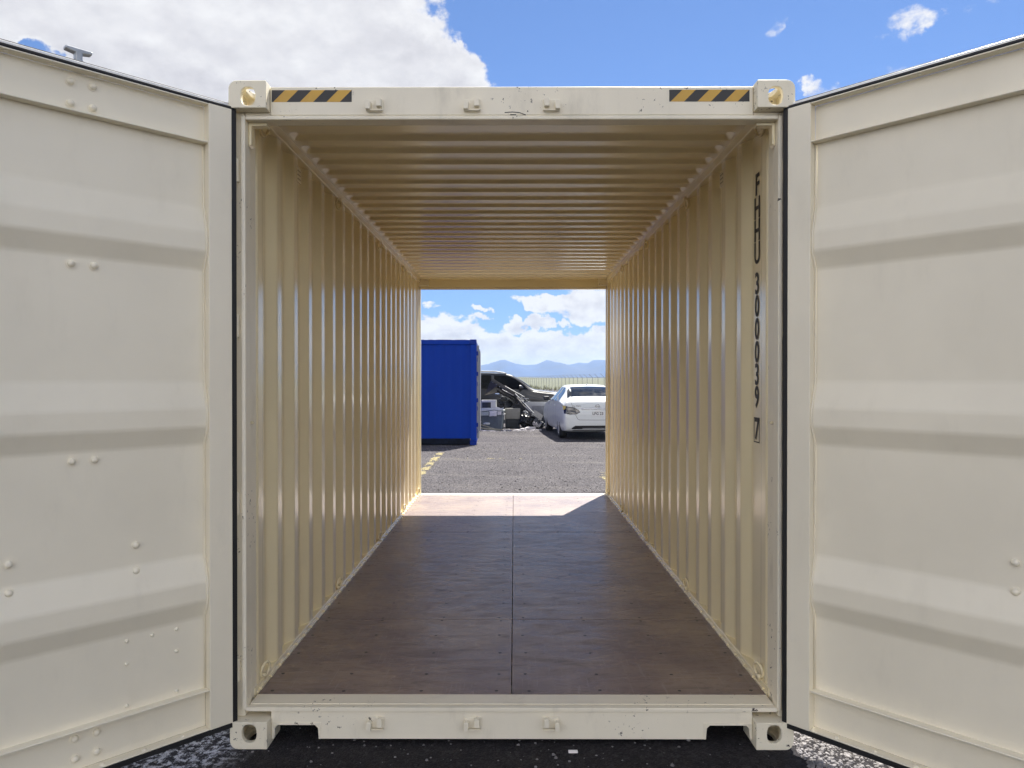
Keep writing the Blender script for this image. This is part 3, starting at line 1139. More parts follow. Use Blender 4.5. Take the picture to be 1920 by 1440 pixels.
# ------------------------------------------------------------------ cars
def catmull(p0, p1, p2, p3, t):
    return tuple(0.5 * ((2 * b) + (-a + c) * t + (2 * a - 5 * b + 4 * c - d) * t * t + (-a + 3 * b - 3 * c + d) * t ** 3)
                 for a, b, c, d in zip(p0, p1, p2, p3))


def spline(pts, sub):
    out = []
    n = len(pts)
    for i in range(n - 1):
        p0 = pts[max(0, i - 1)]; p1 = pts[i]; p2 = pts[i + 1]; p3 = pts[min(n - 1, i + 2)]
        for k in range(sub):
            out.append(catmull(p0, p1, p2, p3, k / sub))
    out.append(tuple(pts[-1]))
    return out


def car_shell(stations):
    """stations (y, bottom z, half width, belt z, belt half width, top z, top half width) lofted into one closed shell"""
    st = spline(stations, 8)
    rings = []
    for (y, zb, w, zl, wl, zt, wt_) in st:
        sec = [(0, zb), (w * .80, zb), (w * .955, zb + .06), (w * .995, zb + (zl - zb) * .38), (w, zb + (zl - zb) * .70), (wl + (w - wl) * .25, zl - .02),
               (wl - .012, zl + (zt - zl) * .16), (wt_ + (wl - wt_) * .42, zl + (zt - zl) * .56), (wt_, zt - min(.055, (zt - zl) * .25)), (wt_ * .80, zt - .010), (0, zt)]
        half = spline(sec, 5)
        ring_ = half + [(-a, b) for a, b in reversed(half[1:-1])]
        rings.append([(a, y, b) for a, b in ring_])
    k = len(rings[0])
    vs = [p for r_ in rings for p in r_]
    fs = []
    for i in range(len(rings) - 1):
        for j in range(k):
            fs.append((i * k + j, i * k + (j + 1) % k, (i + 1) * k + (j + 1) % k, (i + 1) * k + j))
    h = k // 2
    for base in (0, (len(rings) - 1) * k):
        for j in range(h):
            a, b, c, d = base + j, base + j + 1, base + (k - 1 - j), base + (k - j) % k
            f = tuple(dict.fromkeys((a, b, c, d)))
            if len(f) > 2: fs.append(f)
    return MB().add(vs, fs)


def shell_tree(mb):
    return BVHTree.FromPolygons([Vector(v) for v in mb.v], mb.f)


def patch(tree, poly, direction, origin, axes, lift, step=0.06, thick=0.0):
    """2D outline thrown onto the shell along a direction; returns a sheet that follows it, lift metres proud"""
    bm = bmesh.new()
    vs = [bm.verts.new((a, b, 0)) for a, b in poly]
    bm.faces.new(vs)
    mx = [min(p[i] for p in poly) for i in (0, 1)] + [max(p[i] for p in poly) for i in (0, 1)]
    for ax in (0, 1):
        q = mx[ax] + step
        while q < mx[ax + 2] - 1e-4:
            co = [0, 0, 0]; co[ax] = q
            no = [0, 0, 0]; no[ax] = 1
            bmesh.ops.bisect_plane(bm, geom=bm.verts[:] + bm.edges[:] + bm.faces[:], plane_co=co, plane_no=no)
            q += step
    bmesh.ops.triangulate(bm, faces=bm.faces[:])
    bm.verts.ensure_lookup_table()
    d = Vector(direction).normalized()
    out = []
    last = None
    for v in bm.verts:
        p = Vector(origin) + Vector(axes[0]) * v.co.x + Vector(axes[1]) * v.co.y
        hit, nr, _, _ = tree.ray_cast(p, d, 20)
        if hit is None:
            hit, nr, _, _ = tree.find_nearest(p + d * 1.0)
        if nr.dot(d) > 0: nr = -nr
        out.append(hit + nr * lift)
    fs = [tuple(v.index for v in f.verts) for f in bm.faces]
    bm.free()
    return MB().add(out, fs)


def wheel(parent, x, y, r, w, side, spokes=10):
    t = MB()
    prof = [(-.5, .66), (-.5, .80), (-.44, .95), (-.30, 1.0), (.30, 1.0), (.44, .95), (.5, .80), (.5, .66), (.38, .62), (-.38, .62)]
    n = 36
    vs = []
    for i in range(n):
        a = 2 * math.pi * i / n
        for u, q in prof:
            vs.append((u * w, math.cos(a) * q * r, math.sin(a) * q * r))
    k = len(prof)
    fs = [(i * k + j, i * k + (j + 1) % k, ((i + 1) % n) * k + (j + 1) % k, ((i + 1) % n) * k + j) for i in range(n) for j in range(k)]
    t.add(vs, fs)
    o = t.build('wheel', M['tyre'], parent, smooth=True)
    o.location = (x, y, r)
    rm = MB()
    rm.cyl((side * w * .10, 0, 0), (side * w * .14, 0, 0), r * .62, 28)
    rm.cyl((side * w * .14, 0, 0), (side * w * .46, 0, 0), r * .15, 14)
    for i in range(spokes):
        a = 2 * math.pi * i / spokes
        dv = Vector((0, math.cos(a), math.sin(a)))
        rm.bar(Vector((side * w * .42, 0, 0)) + dv * r * .10, Vector((side * w * .40, 0, 0)) + dv * r * .64, r * .10, w * .10, up=(1, 0, 0))
    ringp = [(side * w * .42, math.cos(2 * math.pi * i / 28) * r * .645, math.sin(2 * math.pi * i / 28) * r * .645) for i in range(28)]
    rm.tube(ringp, r * .035, 6, True)
    rm.build('rim', M['rim'], o)
    return o


# --- white saloon, rear towards the container
sed = empty('parked_car', (2.22, 15.90, 0), R(4.6))
tag(sed, 'white saloon car with tinted rear window parked with its tail to the container', 'car')
st = [(0.00, .42, .66, .62, .64, .70, .60), (0.018, .33, .80, .66, .79, .78, .74), (0.05, .28, .865, .72, .855, .90, .80),
      (0.10, .25, .895, .82, .875, 1.005, .80), (0.17, .23, .905, .90, .88, 1.058, .79), (0.35, .22, .912, .95, .885, 1.078, .78),
      (0.62, .21, .915, .965, .885, 1.10, .74), (0.80, .20, .915, .970, .88, 1.17, .66), (1.15, .19, .915, .968, .88, 1.335, .60), (1.50, .18, .915, .962, .88, 1.425, .575),
      (2.00, .18, .915, .955, .88, 1.462, .57), (2.50, .18, .915, .945, .88, 1.452, .57), (2.90, .18, .915, .935, .88, 1.385, .58),
      (3.30, .18, .915, .925, .875, 1.225, .62), (3.70, .18, .915, .90, .880, 1.02, .70), (4.10, .19, .914, .85, .875, .94, .72),
      (4.50, .21, .895, .78, .85, .84, .70), (4.75, .25, .83, .66, .77, .72, .64), (4.86, .33, .66, .54, .62, .60, .52)]
shell = car_shell(st)
tree = shell_tree(shell)
body = shell.build('body', M['white_car'], sed, smooth=True)
cuts = []
for y in (1.02, 3.80):
    for s in (-1, 1):
        cuts.append(MB().cyl((s * .66, y, .33), (s * 1.1, y, .33), .372, 40).build('cut', None))
boolean(body, cuts)
body.data.materials.clear(); body.data.materials.append(M['white_car'])
body.data.polygons.foreach_set('use_smooth', [True] * len(body.data.polygons))
em = body.modifiers.new('edges', 'EDGE_SPLIT'); em.split_angle = R(40)
X, Yv, Zv = Vector((1, 0, 0)), Vector((0, 1, 0)), Vector((0, 0, 1))
back = dict(direction=(0, 1, 0), origin=(0, -3, 0), axes=(X, Zv))
# rear window, thrown down from behind and above
rw = patch(tree, [(-.70, .76), (.70, .76), (.62, 1.28), (.50, 1.40), (0, 1.43), (-.50, 1.40), (-.62, 1.28)], (0, 0, -1), (0, 0, 3), (X, Yv), .004)
rw.build('rear_window', M['car_glass'], sed, smooth=True)
for s in (-1, 1):
    sw = dict(direction=(-s, 0, 0), origin=(s * 3, 0, 0), axes=(Yv, Zv))
    patch(tree, [(1.10, 1.02), (1.98, 1.005), (1.98, 1.385), (1.70, 1.372), (1.42, 1.28)], lift=.004, **sw).build('side_window', M['car_glass'], sed, smooth=True)
    patch(tree, [(2.05, 1.003), (3.30, .985), (3.05, 1.13), (2.72, 1.30), (2.45, 1.382), (2.05, 1.388)], lift=.004, **sw).build('side_window', M['car_glass'], sed, smooth=True)
    # door seams, handles, mirror
    for yy in (1.55, 2.02, 3.30):
        patch(tree, [(yy, .34), (yy + .010, .34), (yy + .010, .95), (yy, .95)], lift=.0015, **sw).build('door_seam', M['trim'], sed)
    for yy in (1.62, 2.62):
        hmb = patch(tree, [(yy, .865), (yy + .17, .865), (yy + .17, .895), (yy, .895)], lift=.02, **sw)
        hmb.build('door_handle', M['white_car'], sed, solid=.02)
    mm = MB().box(s * .90, s * 1.075, 3.02, 3.12, .985, 1.105)
    mm.build('side_mirror', M['dark_car'], sed, bevel=.035, seg=4)
    MB().box(s * .85, s * .90, 3.06, 3.10, .985, 1.02).build('mirror_arm', M['trim'], sed, bevel=.006)
    # tail lamps wrap the corner
    lamp = patch(tree, [(s * .895, .925), (s * .80, .895), (s * .62, .875), (s * .50, .80), (s * .47, .745), (s * .56, .695), (s * .74, .685), (s * .885, .715)],
                 lift=.006, step=.04, **back).build('tail_lamp', M['lamp_black'], sed, smooth=True)
    patch(tree, [(s * .82, .870), (s * .66, .850), (s * .63, .800), (s * .80, .810)], lift=.016, step=.03, **back).build('lens', M['lamp_clear'], lamp, smooth=True)
    patch(tree, [(s * .58, .800), (s * .50, .765), (s * .51, .735), (s * .58, .735)], lift=.016, step=.03, **back).build('lens', M['lamp_clear'], lamp, smooth=True)
    patch(tree, [(s * .80, .745), (s * .62, .735), (s * .62, .720), (s * .80, .722)], lift=.016, step=.03, **back).build('lens', M['lamp_clear'], lamp, smooth=True)
    patch(tree, [(s * .893, .922), (s * .83, .900), (s * .845, .835), (s * .888, .80)], lift=.016, step=.03, **back).build('lens', M['lamp_amber'], lamp, smooth=True)
for s in (-1, 1):
    wheel(sed, s * .80, 1.02, .33, .215, s)
    wheel(sed, s * .80, 3.80, .33, .215, s)
# boot lid seams, chrome strip, plate, badge, dark diffuser, bumper crease
sm_ = MB()
def strip(p, q, w=.008):
    a, b = Vector((p[0], p[1])), Vector((q[0], q[1]))
    nrm = Vector((-(b - a).y, (b - a).x)).normalized() * w / 2
    return patch(tree, [tuple(a - nrm), tuple(b - nrm), tuple(b + nrm), tuple(a + nrm)], lift=.002, step=.08, **back)
seams = MB()
for s in (-1, 1):
    for p, q in (((s * .60, .69), (s * .535, .565)), ((s * .535, .565), (s * .48, .545)), ((s * .48, .545), (0, .54)), ((s * .66, .885), (s * .70, 1.0))):
        t_ = strip(p, q)
        seams.add(t_.v, t_.f)
seams.build('boot_seam', M['trim'], sed)
patch(tree, [(-.44, .828), (.44, .828), (.44, .852), (-.44, .852)], lift=.012, **back).build('chrome_strip', M['chrome'], sed, smooth=True, solid=.012)
patch(tree, [(-.66, .26), (.66, .26), (.70, .33), (.60, .395), (-.60, .395), (-.70, .33)], lift=.006, **back).build('rear_diffuser', M['trim'], sed, smooth=True)
patch(tree, [(-.40, .315), (.40, .315), (.42, .335), (-.42, .335)], lift=.014, **back).build('diffuser_strip', M['panel_grey'], sed, smooth=True)
def tail_y(x, z):
    h = tree.ray_cast(Vector((x, -3, z)), Vector((0, 1, 0)), 20)[0]
    return h.y
py0 = min(tail_y(0, .66), tail_y(0, .78)) - .010
pl = MB().box(-.158, .158, py0, py0 + .008, .640, .790).build('number_plate', M['plate'], sed, bevel=.004)
face = Matrix(((1, 0, 0, 0), (0, 0, -1, 0), (0, 1, 0, 0), (0, 0, 0, 1)))
text_mesh('LPG 23', .105, 'plate_number', M['black_ink'], pl, Matrix.Translation((-.002, py0 - .001, .708)) @ face, sx=.92, bold=.0018)
MB().box(-.075, .075, py0 - .0012, py0 - .0002, .772, .778).build('plate_band', M['plate_tint'], pl)
by = tail_y(0, .905) - .004
bdg = MB().tube([(.052 * math.cos(a), by - .004, .905 + .045 * math.sin(a)) for a in [2 * math.pi * i / 24 for i in range(24)]], .0075, 6, True)
bdg.box(-.070, .070, by - .012, by + .002, .897, .913)
bdg.build('badge', M['chrome'], sed)
ly = tail_y(-.50, .905) - .003
text_mesh('ALTIMA', .050, 'badge_letters', M['chrome'], sed, Matrix.Translation((-.545, ly, .905)) @ face, sx=1.35, bold=.001)
# underside and shark fin
MB().box(-.74, .74, .5, 4.4, .20, .26).build('underbody', M['trim'], sed)
MB().prism([(0, 0), (.16, 0), (.05, .05), (0, .055)], lambda a, b, d: (d, 1.62 + a, 1.438 + b), -.012, .012).build('roof_fin', M['white_car'], sed, bevel=.004)

# --- charcoal estate car side on behind the heap
suv = empty('parked_car', (-3.0, 25.0, 0), R(-90))
tag(suv, 'dark charcoal off-road car with roof rails seen side-on behind the scrap heap', 'car')
st2 = [(0.00, .50, .80, .80, .78, .95, .74), (0.03, .42, .93, .95, .90, 1.20, .80), (0.08, .38, .965, 1.10, .93, 1.50, .78), (0.20, .36, .985, 1.18, .95, 1.74, .76), (0.45, .35, .99, 1.20, .955, 1.83, .75),
       (1.2, .34, .99, 1.20, .955, 1.872, .74), (2.2, .34, .99, 1.19, .955, 1.875, .74), (2.75, .34, .99, 1.18, .955, 1.83, .735), (3.1, .34, .99, 1.175, .955, 1.70, .74), (3.5, .34, .99, 1.165, .95, 1.44, .78),
       (3.78, .34, .99, 1.14, .94, 1.245, .84), (4.1, .35, .99, 1.10, .93, 1.20, .84), (4.6, .36, .975, 1.05, .91, 1.14, .82), (4.95, .40, .93, .98, .87, 1.06, .76), (5.12, .46, .84, .85, .78, .93, .66), (5.20, .54, .70, .72, .66, .80, .56)]
sh2 = car_shell(st2)
tr2 = shell_tree(sh2)
b2 = sh2.build('body', M['dark_car'], suv, smooth=True)
cuts = []
for y in (1.05, 4.12):
    for s in (-1, 1):
        cuts.append(MB().cyl((s * .68, y, .42), (s * 1.2, y, .42), .46, 40).build('cut', None))
boolean(b2, cuts)
b2.data.materials.clear(); b2.data.materials.append(M['dark_car'])
b2.data.polygons.foreach_set('use_smooth', [True] * len(b2.data.polygons))
em = b2.modifiers.new('edges', 'EDGE_SPLIT'); em.split_angle = R(40)
for s in (-1, 1):
    sw = dict(direction=(-s, 0, 0), origin=(s * 3, 0, 0), axes=(Yv, Zv))
    for pg in ([(.35, 1.27), (1.15, 1.27), (1.15, 1.76), (.50, 1.70)], [(1.25, 1.27), (2.15, 1.26), (2.15, 1.77), (1.25, 1.77)],
               [(2.25, 1.26), (3.55, 1.235), (3.35, 1.42), (3.05, 1.63), (2.75, 1.74), (2.25, 1.77)]):
        patch(tr2, pg, lift=.004, **sw).build('side_window', M['dark_glass'], suv, smooth=True)
    for yy in (1.2, 2.2, 3.45):
        patch(tr2, [(yy, .5), (yy + .012, .5), (yy + .012, 1.2), (yy, 1.2)], lift=.0015, **sw).build('door_seam', M['trim'], suv)
    for yy in (1.3, 2.3):
        patch(tr2, [(yy, 1.06), (yy + .2, 1.06), (yy + .2, 1.09), (yy, 1.09)], lift=.022, **sw).build('door_handle', M['chrome'], suv, solid=.02)
    mm = MB().dome((s * 1.08, 3.22, 1.30), (0, -1, 0), .11, .03, 14, 4).dome((s * 1.08, 3.22, 1.30), (0, 1, 0), .11, .13, 14, 4)
    mm.box(s * .93, s * 1.05, 3.20, 3.26, 1.22, 1.27)
    mm.build('side_mirror', M['dark_car'], suv, smooth=True)
    rl = MB().tube([(s * .70, .45, 1.84), (s * .70, .60, 1.905), (s * .70, 1.4, 1.925), (s * .70, 2.3, 1.915), (s * .70, 2.62, 1.87), (s * .70, 2.72, 1.835)], .022, 8)
    rl.build('roof_rail', M['alu'], suv, smooth=True)
    wheel(suv, s * .86, 1.05, .40, .26, s, 6)
    wheel(suv, s * .86, 4.12, .40, .26, s, 6)
    patch(tr2, [(s * .62, .86), (s * .86, .88), (s * .84, 1.0), (s * .62, .98)], (0, -1, 0), (0, 8, 0), (X, Zv), .006).build('headlight', M['lamp_clear'], suv, smooth=True)
patch(tr2, [(-.70, 2.95), (.70, 2.95), (.78, 3.65), (-.78, 3.65)], (0, 0, -1), (0, 0, 4), (X, Yv), .004, .1).build('windscreen', M['dark_glass'], suv, smooth=True)
patch(tr2, [(-.62, 1.22), (.62, 1.22), (.60, 1.62), (-.60, 1.62)], (0, 1, 0), (0, -3, 0), (X, Zv), .004, .1).build('rear_window', M['dark_glass'], suv, smooth=True)
MB().box(-.8, .8, .5, 4.8, .33, .42).build('underbody', M['trim'], suv)

# ------------------------------------------------------------------ scrap heap
def tote(name, loc, w, d, h, mat, lidmat, label, rz=0.0, taper=.9, lid=True):
    t = empty(name, loc, rz)
    tag(t, label, 'storage box')
    mb = MB()
    a, b = w / 2, d / 2
    vs = [(sx * a * k, sy * b * k, z) for z, k in ((0, taper), (h, 1.0)) for sx, sy in ((-1, -1), (1, -1), (1, 1), (-1, 1))]
    mb.add(vs, [(3, 2, 1, 0), (4, 5, 6, 7), (0, 1, 5, 4), (1, 2, 6, 5), (2, 3, 7, 6), (3, 0, 4, 7)])
    mb.build('box_body', mat, t, bevel=.02, seg=3)
    rim = MB().box(-a - .015, a + .015, -b - .015, b + .015, h - .055, h - .012)
    rim.build('rim', mat, t, bevel=.008)
    ribs = MB()
    for k in (-.62, .62):
        ribs.box(a * k - .02, a * k + .02, -b * .985, -b * .93, .10, h - .06)
    ribs.build('rib', mat, t, bevel=.006)
    if lid:
        l = MB().box(-a - .022, a + .022, -b - .022, b + .022, h - .010, h + .035)
        l.box(-a * .8, a * .8, -b * .8, b * .8, h + .034, h + .048)
        l.build('lid', lidmat, t, bevel=.012, seg=3)
    return t


tote('storage_box', (-.735, 20.55, 0), .82, .62, .585, M['tote_grey'], M['tote_lid'], 'large grey plastic storage box with a pale lid beside the blue container', R(-5))
tote('storage_box', (-.045, 21.05, 0), .50, .45, .66, M['dark_plastic'], M['beige_plastic'], 'dark storage box with beige front between the grey box and the black bag', R(3), .95, False)
bo = MB().box(-.30, .21, 20.78, 20.815, .30, .66)
tag(bo.build('beige_board', M['beige_plastic'], bevel=.02), 'beige board leaning against the dark storage box', 'board')

mw = empty('microwave_oven', (-.82, 20.48, .655), R(-3))
tag(mw, 'white microwave oven standing on top of the grey storage box', 'microwave')
MB().box(-.23, .25, -.17, .17, 0, .285).build('case', M['white_metal'], mw, bevel=.01)
MB().box(-.205, .085, -.176, -.170, .035, .215).build('door_window', M['oven_glass'], mw, bevel=.002)
MB().box(.105, .235, -.177, -.1705, .03, .255).build('control_panel', M['white_metal'], mw, bevel=.004)
MB().box(.088, .101, -.200, -.1708, .04, .22).build('door_handle', M['white_metal'], mw, bevel=.004)

def crumple(name, mat, c, size, label, cat, seed, amp=.3, n=14, droop=0.0):
    """a heap of crumpled film or cloth: closed lump with folded surface"""
    from mathutils import noise as mn
    vs, fs = [], []
    m = n * 2
    for j in range(n + 1):
        th = math.pi * j / n
        for i in range(m):
            ph = 2 * math.pi * i / m
            d = Vector((math.sin(th) * math.cos(ph), math.sin(th) * math.sin(ph), math.cos(th)))
            k = 1 + amp * (mn.noise(d * 2.3 + Vector((seed, 0, 0))) + .8 * abs(mn.noise(d * 5.1 + Vector((0, seed, 0)))))
            p = Vector((d.x * size[0], d.y * size[1], max(-.96, d.z) * size[2])) * k
            if droop: p.z -= droop * (d.x ** 2 + d.y ** 2) ** 2
            vs.append((c[0] + p.x, c[1] + p.y, max(.003, c[2] + p.z)))
    for j in range(n):
        for i in range(m):
            fs.append((j * m + i, j * m + (i + 1) % m, (j + 1) * m + (i + 1) % m, (j + 1) * m + i))
    o = MB().add(vs, fs).build(name, mat)
    return tag(o, label, cat)


def sheet(name, mat, corner, au, av, nu, nv, seed, amp, label, cat, hang=0.0, parent=None):
    """cloth sheet lying over an edge, folded by noise, 4 mm thick"""
    from mathutils import noise as mn
    vs, fs = [], []
    for j in range(nv + 1):
        for i in range(nu + 1):
            u, v = i / nu, j / nv
            p = Vector(corner) + Vector(au) * u + Vector(av) * v
            p += Vector((mn.noise((u * 4, v * 4, seed)), mn.noise((u * 4, v * 4, seed + 9)), mn.noise((u * 5, v * 5, seed + 5)))) * amp
            vs.append(tuple(p))
    for j in range(nv):
        for i in range(nu):
            p = j * (nu + 1) + i
            fs.append((p, p + 1, p + nu + 2, p + nu + 1))
    o = MB().add(vs, fs).build(name, mat, parent, smooth=True, solid=.006)
    return tag(o, label, cat)


# cloths and papers over the front of the grey box
sheet('white_cloth', M['cloth'], (-1.13, 20.17, .600), (.78, 0, .02), (.03, .06, .085), 22, 8, 2, .035, 'crumpled white cloth lying under the microwave along the lid', 'cloth')
sheet('white_cloth', M['cloth'], (-.53, 20.16, .640), (.21, .10, -.19), (.06, .05, .045), 14, 5, 4, .03, 'white cloth hanging over the right corner of the grey storage box', 'cloth')
sheet('paper_sheet', M['foam'], (-.79, 20.15, .42), (.24, 0, .01), (0, .03, .17), 8, 8, 6, .014, 'white paper sheet hanging down the front of the grey storage box', 'paper')
sheet('paper_sheet', M['tote_lid'], (-1.10, 20.16, .44), (.29, 0, 0), (0, .02, .13), 8, 6, 7, .012, 'pale limp sheet hanging beside the blue container edge', 'paper')
sheet('paper_sheet', M['foam'], (-.53, 20.15, .47), (.13, 0, 0), (0, .02, .11), 6, 6, 8, .014, 'small white rag under the cloth at the right end of the lid', 'paper')

crumple('rubbish_bag', M['bag'], (.46, 20.75, .25), (.27, .30, .27), 'black rubbish bag slumped beside the beige board', 'bag', 3, .25, 24)
crumple('rubbish_bag', M['bag'], (.80, 20.95, .13), (.26, .28, .15), 'flat black rubbish bag next to the front wheel of the white car', 'bag', 8, .3, 22)
crumple('plastic_film', M['plastic_sheet'], (.74, 20.62, .22), (.13, .10, .10), 'crumpled clear plastic film beside the white car', 'plastic film', 5, .55, 12)
sheet('plastic_film', M['plastic_sheet'], (.30, 20.40, .545), (.36, .10, -.17), (.04, .05, .05), 18, 7, 12, .07, 'strip of white film lying over the black rubbish bag', 'plastic film')
fo = MB().prism([(0, 0), (.34, 0), (.36, .035), (.30, .075), (.06, .070), (-.02, .030)], lambda a, b, d: (.36 + a, d, .004 + b), 20.05, 20.30)
tag(fo.build('foam_slab', M['foam'], bevel=.008), 'thick white foam slab lying on the asphalt left of the white car', 'foam slab')
fo2 = MB().prism([(0, 0), (.16, 0), (.13, .04), (.03, .035)], lambda a, b, d: (.19 + a, d, .004 + b), 20.0, 20.16)
tag(fo2.build('foam_piece', M['foam'], bevel=.006), 'small white foam piece next to the foam slab', 'foam piece')

hs = MB()
for cx_, cy_, r_, z_ in ((.76, 20.55, .10, .10), (.82, 20.50, .085, .14), (.70, 20.52, .07, .17)):
    hs.tube([(cx_ + r_ * math.cos(a), cy_ + r_ * .5 * math.sin(a), z_ + .05 * math.sin(a * 2 + cx_ * 9)) for a in [2 * math.pi * i / 20 for i in range(20)]], .016, 7, True)
tag(hs.build('white_hose', M['foam'], smooth=True), 'tangled white hose lying beside the front wheel of the white car', 'hose')

# tilted frame of dark steel: two long rails, rungs and a plate at its top
def frame():
    D = 23.2
    A, B = at(922, 712, D + .15), at(973, 744, D - .1)
    C, E = at(928, 730, D + .55), at(973, 756, D + .25)
    t = empty('metal_ramp', tuple(B))
    tag(t, 'dark steel ramp frame with rungs tilted across the scrap heap', 'ramp frame')
    inv = Vector(B)
    def loc(p): return Vector(p) - inv
    up = (B - A).cross(C - A).normalized()
    if up.y > 0: up = -up
    for p, q in ((A, B), (C, E)):
        MB().bar(loc(p), loc(q), .05, .10, up).build('rail', M['scrap_plate'], t, bevel=.004)
    M1, M2 = A.lerp(C, .45), B.lerp(E, .45)
    MB().bar(loc(M1), loc(M2), .05, .07, up).build('rail', M['scrap_plate'], t, bevel=.004)
    for k in range(9):
        f = .06 + .11 * k
        MB().bar(loc(A.lerp(B, f)), loc(C.lerp(E, f)), .04, .04, up).build('rung', M['scrap'], t, bevel=.003)
    Pd = at(911, 738, D + .5)
    P = [A + up * .06, A.lerp(B, .26) + up * .06, C.lerp(E, .12) + up * .06, Pd + up * .06]
    mb = MB()
    mb.add([loc(p) for p in P] + [loc(p + up * .015) for p in P], [(0, 1, 2, 3), (7, 6, 5, 4), (0, 4, 5, 1), (1, 5, 6, 2), (2, 6, 7, 3), (3, 7, 4, 0)])
    mb.build('plate', M['scrap_plate'], t)
    Q = [A - up * .02, B - up * .02, E - up * .02, C - up * .02]
    mb = MB()
    mb.add([loc(p) for p in Q] + [loc(p - up * .02) for p in Q], [(0, 1, 2, 3), (7, 6, 5, 4), (0, 4, 5, 1), (1, 5, 6, 2), (2, 6, 7, 3), (3, 7, 4, 0)])
    mb.build('dark_gap_sheet', M['trim'], t)  # added black sheet: the dark of the gaps between rails put into its colour
    rr = random.Random(4)
    for k in range(7):
        f0_, f1_ = sorted((rr.uniform(0, .55), rr.uniform(.45, 1.08)))
        g0_ = rr.uniform(.02, .95); g1_ = g0_ + rr.uniform(-.15, .15)
        p = A.lerp(B, f0_).lerp(C.lerp(E, f0_), g0_) + up * rr.uniform(.05, .13)
        q = A.lerp(B, f1_).lerp(C.lerp(E, f1_), g1_) + up * rr.uniform(.05, .16)
        MB().bar(loc(p), loc(q), rr.uniform(.02, .05), rr.uniform(.012, .03), up).build('slat', M['scrap_plate' if k % 2 else 'scrap'], t, bevel=.002)
    bl = MB().dome((0, 0, 0), tuple(up), .020, .014, 10, 3)
    b0 = bl.build('bolt', M['alu'], t, smooth=True)
    k = 0
    for f in (.08, .2, .33, .45, .58, .7, .82):
        for g in (.02, .5, .97):
            p = A.lerp(B, f).lerp(C.lerp(E, f), g) + up * .055
            if k == 0: b0.location = loc(p)
            else: again(b0, t, loc(p))
            k += 1
    return t


frame()


def rod(p, q, r, mat, label, cat='rod'):
    p, q = Vector(p), Vector(q)
    o = MB().cyl((0, 0, 0), q - p, r, 8).build('metal_rod', mat)
    o.location = p
    return tag(o, label, cat)


D = 22.8
rod(at(947, 724, D), at(983, 744, D - .1), .010, M['alu'], 'thin bright rod lying along the upper edge of the ramp frame')
rod(at(976, 747, D), at(991, 747.5, D - .3), .010, M['alu'], 'short bright rod sticking out level above the grey panel')
rod(at(966, 738, D), at(1001, 775, D - .5), .015, M['alu'], 'bright pole sloping down over the black rubbish bag')
rod(at(969, 746, D), at(996, 778, D - .5), .03, M['scrap_plate'], 'dull brown pole sloping down beside the bright pole')
rod(at(941, 730, D - .1), at(962, 741, D - .1), .009, M['alu'], 'short bright rod on the middle of the ramp frame')

# leaning grey panels behind the white car
def slab(name, pts, th, mat, label, cat):
    P = [Vector(p) for p in pts]
    nrm = (P[1] - P[0]).cross(P[3] - P[0]).normalized() * th
    mb = MB().add([tuple(p) for p in P] + [tuple(p + nrm) for p in P], [(0, 1, 2, 3), (7, 6, 5, 4), (0, 4, 5, 1), (1, 5, 6, 2), (2, 6, 7, 3), (3, 7, 4, 0)])
    return tag(mb.build(name, mat, bevel=.006), label, cat)


d2 = 24.0
gp = slab('grey_panel', [at(986, 776, d2 - .1), at(1040, 786, d2 - .1), at(1040, 753.5, d2), at(985, 753.5, d2)], -.04, M['panel_grey'],
          'light grey metal panel leaning up between the scrap heap and the white car', 'metal panel')
ins = [at(998, 773, d2 - .17), at(1036, 780, d2 - .17), at(1036, 761, d2 - .09), at(998, 761, d2 - .09)]
mb = MB(); P = [Vector(p) for p in ins]; nv_ = Vector((0, .02, 0))
mb.add([tuple(p) for p in P] + [tuple(p + nv_) for p in P], [(0, 1, 2, 3), (7, 6, 5, 4), (0, 4, 5, 1), (1, 5, 6, 2), (2, 6, 7, 3), (3, 7, 4, 0)])
mb.build('inset', M['panel_dark'], gp)
slab('sheet_metal', [at(996, 776, d2 - .6), at(1026, 796, d2 - .9), at(1026, 783, d2 - .4), at(1002, 768, d2 - .3)], -.012, M['dull_sheet'],
     'thin grey metal sheet sliding off the grey panel beside the white car', 'metal sheet')
# dark oddments in the middle of the heap
crumple('scrap_bundle', M['bag'], (-.12, 21.4, .84), (.36, .22, .24), 'black bundle of scrap tangled under the ramp frame', 'scrap', 14, .5, 22)
crumple('scrap_bundle', M['dark_plastic'], (.28, 21.5, .66), (.28, .25, .30), 'dark lump of scrap behind the black rubbish bag', 'scrap', 17, .4, 20)
sb = MB().cyl((0, 0, 0), (0, .12, 0), .20, 20)
sbo = sb.build('scrap_disc', M['tyre'], bevel=.02)
sbo.location = (.16, 20.9, .72)
tag(sbo, 'small round black disc stuck in the heap above the beige board', 'disc')

# planks and bits on the ground in front of the grey box
def plank(p, q, w, h, label, mat='wood'):
    p, q = Vector(p), Vector(q)
    o = MB().bar((0, 0, 0), q - p, w, h).build('plank', M[mat], bevel=.003)
    o.location = p
    return tag(o, label, 'plank')


